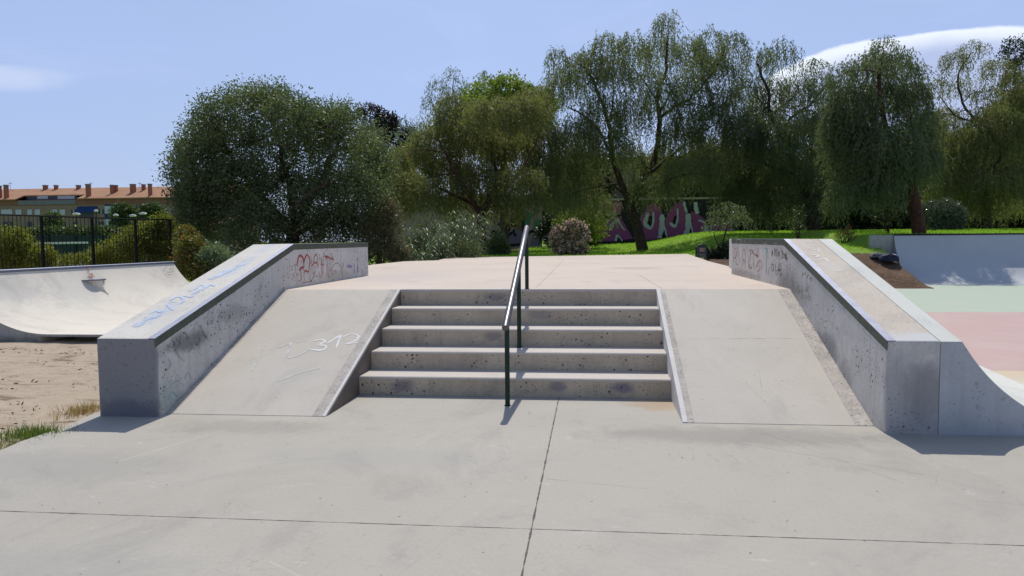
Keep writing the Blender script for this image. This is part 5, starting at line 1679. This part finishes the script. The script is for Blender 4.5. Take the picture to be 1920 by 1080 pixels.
strokes('black_scribble', [wz(l) for l in [[(320, 520), (330, 440), (370, 420), (390, 470), (370, 530)], [(390, 480), (410, 420), (440, 440), (450, 490)], [(480, 400), (500, 350), (560, 320), (600, 370), (590, 430), (500, 390)], [(440, 340), (480, 300), (540, 260), (590, 300)],
                                           [(600, 330), (680, 350), (740, 345)], [(620, 290), (640, 250), (670, 270), (650, 310)], [(690, 320), (680, 270), (720, 280), (740, 230)], [(700, 240), (740, 200), (720, 150), (770, 130)], [(760, 180), (800, 150), (830, 190)],
                                           [(680, 390), (660, 450), (700, 500)], [(840, 480), (810, 400), (810, 280), (850, 180)], [(850, 500), (930, 420), (1010, 440), (1050, 500), (1080, 380)], [(560, 620), (640, 640), (820, 620)], [(560, 540), (600, 480), (640, 440)]]],
        OW, Vector((1, 0, 0)), Vector((0, 0, 1)), M['m_black'], .14, gw, .032)

g2 = thing('mural_wall', 'wall painted with big purple letters edged in pale blue, beyond the lawn', 'wall', YP(1250, 460, YW))
mb = MB(); p0 = YP(1116, 376, YW); p1 = YP(1385, 376, YW); mb.box(p1.x, p0.x, YW + .0, YW + .25, -.5, p0.z)
under(mb.build('wall_panel', M['wall_d']), g2)
mb = MB(); mb.box(p0.x - .05, p1.x + .05, YW - .05, YW + .3, p0.z, p0.z + .12); under(mb.build('wall_cap', M['mortar']), g2)


def zm(a, b_):  # zoom of [1100,360,1400,490] at 1920 (6.4)
    return (1100 + a / 6.4, 360 + b_ / 6.4)


ypoly('purple_letters', [[zm(130, 460), zm(350, 270), zm(420, 330), zm(560, 560), zm(420, 580), zm(370, 500), zm(330, 590), zm(150, 590)],
                         [zm(160, 270), zm(160, 150), zm(250, 120), zm(420, 120), zm(420, 240), zm(290, 280)],
                         [zm(560, 560), zm(640, 330), zm(720, 180), zm(800, 130), zm(900, 200), zm(920, 380), zm(870, 560), zm(700, 580)],
                         [zm(930, 380), zm(1000, 200), zm(1120, 110), zm(1200, 200), zm(1200, 400), zm(1170, 545), zm(970, 560)],
                         [zm(1250, 230), zm(1330, 260), zm(1420, 330), zm(1440, 420), zm(1380, 530), zm(1280, 535)],
                         [zm(1480, 500), zm(1520, 390), zm(1700, 370), zm(1740, 440), zm(1700, 520), zm(1600, 530)]], M['m_purple'], g2, YW, .008)
ypoly('dark_letter_holes', [[zm(730, 380), zm(750, 290), zm(800, 290), zm(800, 350), zm(765, 420)], [zm(1030, 360), zm(1050, 290), zm(1090, 290), zm(1080, 360), zm(1050, 400)], [zm(380, 580), zm(400, 540), zm(420, 580)], [zm(900, 550), zm(930, 430), zm(965, 550)], [zm(1230, 540), zm(1245, 450), zm(1275, 535)]],
      M['m_black'], g2, YW, .018)


def wm(pts): return [yw(*zm(a, b_)) for a, b_ in pts]


strokes('pale_outlines', [(.07 * w_, wm(l)) for w_, l in [(1, [(130, 460), (250, 350), (370, 260)]), (3, [(285, 425), (340, 360), (385, 325)]), (1, [(385, 350), (430, 430), (460, 460)]), (1, [(150, 590), (145, 480)]), (2, [(345, 590), (370, 510)]), (1, [(380, 520), (430, 590)]),
                                                         (3.2, [(735, 250), (715, 320), (690, 380), (760, 440)]), (1.5, [(765, 450), (800, 380), (800, 240)]), (3.5, [(905, 270), (905, 400), (875, 555)]), (1.2, [(925, 390), (965, 550)]), (2.6, [(1000, 370), (1055, 420)]), (1.4, [(1060, 425), (1095, 330), (1090, 200)]),
                                                         (4, [(1215, 260), (1225, 400), (1185, 540)]), (2, [(1160, 110), (1200, 250)]), (1, [(1255, 400), (1280, 530)]), (3, [(1305, 120), (1310, 200), (1330, 260)]), (1.5, [(1340, 340), (1410, 360)]), (3, [(1440, 400), (1430, 470), (1390, 530)]),
                                                         (1, [(1480, 480), (1500, 400)]), (2, [(1720, 510), (1735, 440)]), (1.2, [(1600, 520), (1640, 475), (1700, 500)]), (1.3, [(150, 140), (240, 120)]), (1.5, [(160, 260), (150, 160)]), (1.2, [(230, 280), (300, 270)])]],
        OW, Vector((1, 0, 0)), Vector((0, 0, 1)), M['m_pale'], .1, g2, .03)

# tan building behind
tb = thing('tan_building', 'tall tan building with a dark roof edge behind the leaning pepper tree', 'building', YP(1230, 440, 64))
p0 = YP(1100, 306, 64); p1 = YP(1335, 306, 64)
mb = MB(); mb.box(p0.x, p1.x, 64, 74, -.5, p0.z); under(mb.build('wall', concrete('tan_wall', (.20, .15, .115), (.26, .195, .15), big=.2, streak=.2, dirtamt=.3)), tb)
mb = MB(); mb.box(p0.x - .2, p1.x + .2, 63.8, 74.2, p0.z, p0.z + .45); under(mb.build('roof', M['iron']), tb)
for px in (1130, 1200, 1290):
    q = YP(px, 330, 64); mb = MB(); mb.box(q.x - .6, q.x + .6, 63.93, 64.05, q.z - .7, q.z + .7); under(mb.build('window', M['glassd']), tb)

# ================================================================ LITTER BIN
b = D(1316, 490, 24); gz = float(hground(b.x, b.y))
lb = thing('litter_bin', 'small dark green litter bin with a red and white notice beside the deck edge', 'bin', (b.x, b.y, gz))
M['bin'] = plain('bin_green', (.03, .06, .045), .5, scale=6)
mb = MB()
zc = gz + .02; w_ = .15; hh = D(1316, 459, 24).z - gz
pr = [(-w_, 0), (w_, 0), (w_, hh - .1)] + [(w_ * math.cos(a), hh - .1 + .1 * math.sin(a)) for a in [math.pi * j / 8 for j in range(1, 8)]] + [(-w_, hh - .1)]
mb.prism([(b.x + u, b.y - .1, gz + .06 + v * .94) for u, v in pr], (0, .22, 0)); bb = under(mb.build('bin_body', M['bin'], bevel=.008), lb)
for s_ in (-1, 1):
    mb = MB(); mb.box(b.x + s_ * .185 - .02, b.x + s_ * .185 + .02, b.y - .02, b.y + .03, gz - .1, gz + hh * .82); under(mb.build('side_post', M['iron']), lb)
mb = MB(); mb.box(b.x - .165, b.x + .165, b.y - .0, b.y + .02, gz + hh * .45, gz + hh * .5); under(mb.build('cross_bar', M['iron']), lb)
mb = MB(); mb.box(b.x - .09, b.x + .09, b.y - .108, b.y - .102, gz + hh * .52, gz + hh * .80); under(mb.build('notice', plain('bin_notice', (.30, .08, .07), .6, scale=16, col2=(.32, .28, .25))), lb)
mb = MB(); mb.box(b.x - .10, b.x + .10, b.y - .108, b.y - .102, gz + hh * .16, gz + hh * .42); under(mb.build('lower_panel', plain('bin_lower', (.20, .17, .15), .7, scale=9)), lb)


# ================================================================ BAGS ON THE BANK
def blob(name, c, r, mat, seed, parent=None, axis=0.0):
    n, m_ = 20, 12
    vs = []; fs = []
    for i in range(m_ + 1):
        th = math.pi * i / m_
        for j in range(n):
            ph = 2 * math.pi * j / n
            v = Vector((math.sin(th) * math.cos(ph), math.sin(th) * math.sin(ph), math.cos(th)))
            q = 1 + .22 * noise.noise(v * 1.7 + Vector((seed, 0, 0))) + .08 * noise.noise(v * 5 + Vector((seed, 3, 0)))
            vs.append((c[0] + v.x * r[0] * q, c[1] + v.y * r[1] * q, c[2] + (v.z * r[2] * q if v.z > -.5 else -.5 * r[2])))
    for i in range(m_):
        for j in range(n):
            fs.append((i * n + j, i * n + (j + 1) % n, (i + 1) * n + (j + 1) % n, (i + 1) * n + j))
    mb = MB(); mb.add(vs, fs)
    return mb.build(name, mat, smooth=60)


def on_ground(px, py):
    for i in range(3000):
        p = CAMP + ray(px, py) * (6 + i * .012)
        if p.z < float(hground(p.x, p.y)) and p.x > 2.5 and p.y > 17: return p
    return D(px, py, 26)


M['navy'] = plain('navy_cloth', (.018, .022, .05), .75, scale=9, col2=(.03, .035, .07), bump=.6)
M['greycloth'] = plain('grey_cloth', (.20, .20, .23), .8, scale=12, col2=(.05, .05, .06), bump=.6)
q = on_ground(1666, 494)
t = thing('backpack', 'dark navy backpack lying on the brown bank beside the far quarter pipe', 'bag', q)
under(blob('bag_body', (q.x, q.y, q.z + .16), (.34, .24, .17), M['navy'], 3), t)
mb = MB(); mb.tube([(q.x - .2, q.y - .2, q.z + .2), (q.x - .05, q.y - .27, q.z + .33), (q.x + .15, q.y - .2, q.z + .26)], .018, 6); under(mb.build('strap', M['navy']), t)
mb = MB(); mb.obox((q.x + .12, q.y - .16, q.z + .30), (.06, 0, -.01), (0, .02, .01), (0, -.003, .008)); under(mb.build('patch', M['shutter']), t)
q = on_ground(1645, 485)
t = thing('jacket', 'crumpled grey patterned jacket beside the navy backpack', 'clothing', q)
under(blob('cloth', (q.x, q.y, q.z + .09), (.24, .2, .12), M['greycloth'], 8), t)
under(blob('sleeve', (q.x + .2, q.y - .05, q.z + .1), (.16, .09, .07), M['greycloth'], 12), t)


# ================================================================ GRASS TUFTS, LITTER, SMALL THINGS
def tuft(c, r, n, h_, mat, lab, name='grass_tuft', cat='grass tuft'):
    P = np.column_stack([c[0] + rng.normal(size=n) * r[0], c[1] + rng.normal(size=n) * r[1], np.full(n, c[2] - .03)])
    dr = unit(np.column_stack([rng.normal(size=n) * .45, rng.normal(size=n) * .45, np.ones(n)]))
    wv = unit(np.cross(dr, rng.normal(size=(n, 3))))
    o = leaf_mesh(name, P, dr, wv, h_ * rng.uniform(.5, 1.2, n), .007, mat)
    return tag(o, lab, cat)


g0 = G(62, 818, -.03)
tuft(g0, (.13, .09), 650, .13, M['blade'], 'green grass tuft at the pad edge, bottom left')
g0 = G(158, 772, -.03)
tuft(g0, (.10, .14), 380, .12, M['dryblade'], 'tuft of straw-dry grass against the left ledge front')
g0 = G(20, 838, -.03)
tuft(g0, (.10, .05), 200, .07, M['blade'], 'smaller sparse green tuft left of the big tuft by the pad edge')
g0 = G(140, 632, -.03)
tuft(g0, (.35, .1), 160, .16, M['dryblade'], 'dry weeds sprouting under the quarter pipe slab')
# thin weed stalks against the QP
# leaf litter and pebbles on the sand: stuff
n = 2600
px_ = rng.uniform(-12, -4.75, n); py_ = rng.uniform(4.5, 11.2, n)
nn_ = np.array([noise.noise(Vector((a * .9, b_ * 1.6, 3))) for a, b_ in zip(px_, py_)])
keep = nn_ > .08
P = np.column_stack([px_, py_, hground(px_, py_) + .028])[keep]
n = len(P)
dr = unit(np.column_stack([rng.normal(size=n), rng.normal(size=n), rng.random(n) * .7]))
wv = unit(np.cross(dr, rng.normal(size=(n, 3))))
M['litter'] = leafmat('litter', (.10, .065, .04), (.20, .14, .085), .1)
tag(leaf_mesh('ground_litter', P, dr, wv, rng.uniform(.02, .07, n), rng.uniform(.008, .02, n), M['litter']), 'dry leaf and twig litter scattered on the sand at left', 'litter', kind='stuff')
# pad specks
n = 70
P = np.column_stack([rng.uniform(-4, 5, n), rng.uniform(2, 7.2, n), np.full(n, .004)])
dr = unit(np.column_stack([rng.normal(size=n), rng.normal(size=n), np.full(n, .05)]))
wv = unit(np.cross(dr, np.array([0, 0, 1.0])))
tag(leaf_mesh('pad_litter', P, dr, wv, rng.uniform(.008, .025, n), rng.uniform(.005, .010, n), M['litter']), 'tiny bits of leaf and grit lying on the concrete pad', 'litter', kind='stuff')

# grass blades along the lawn
n = 60000
gx = rng.uniform(-4.5, 26, n); gy = rng.uniform(25, 48, n)
keepm = (gy > 29.3 - .0 * gx) | (gx > 3.9)
keepm &= ~((gx > 10.3) & (gy < 28.3)) & ~((gx > 4.5) & (gx < 10.6) & (gy < 27.6)) & ~((gx < 3.9) & (gy < 25.5 + (gx + 4.96) * .42 + .2))
gx, gy = gx[keepm], gy[keepm]; n = len(gx)
P = np.column_stack([gx, gy, hground(gx, gy) + .0])
dr = unit(np.column_stack([rng.normal(size=n) * .4, rng.normal(size=n) * .4, np.ones(n)]))
wv = unit(np.cross(dr, rng.normal(size=(n, 3))))
M['lawnblade'] = leafmat('lawn_blades', (.20, .38, .03), (.30, .47, .05), .45)
tag(leaf_mesh('lawn_grass', P, dr, wv, rng.uniform(.05, .12, n), rng.uniform(.02, .04, n), M['lawnblade']), 'short green lawn grass on the slope behind the deck', 'grass', kind='stuff')
print('leaf quads', sum(len(o.data.polygons) for o in C.objects if o.type == 'MESH'))
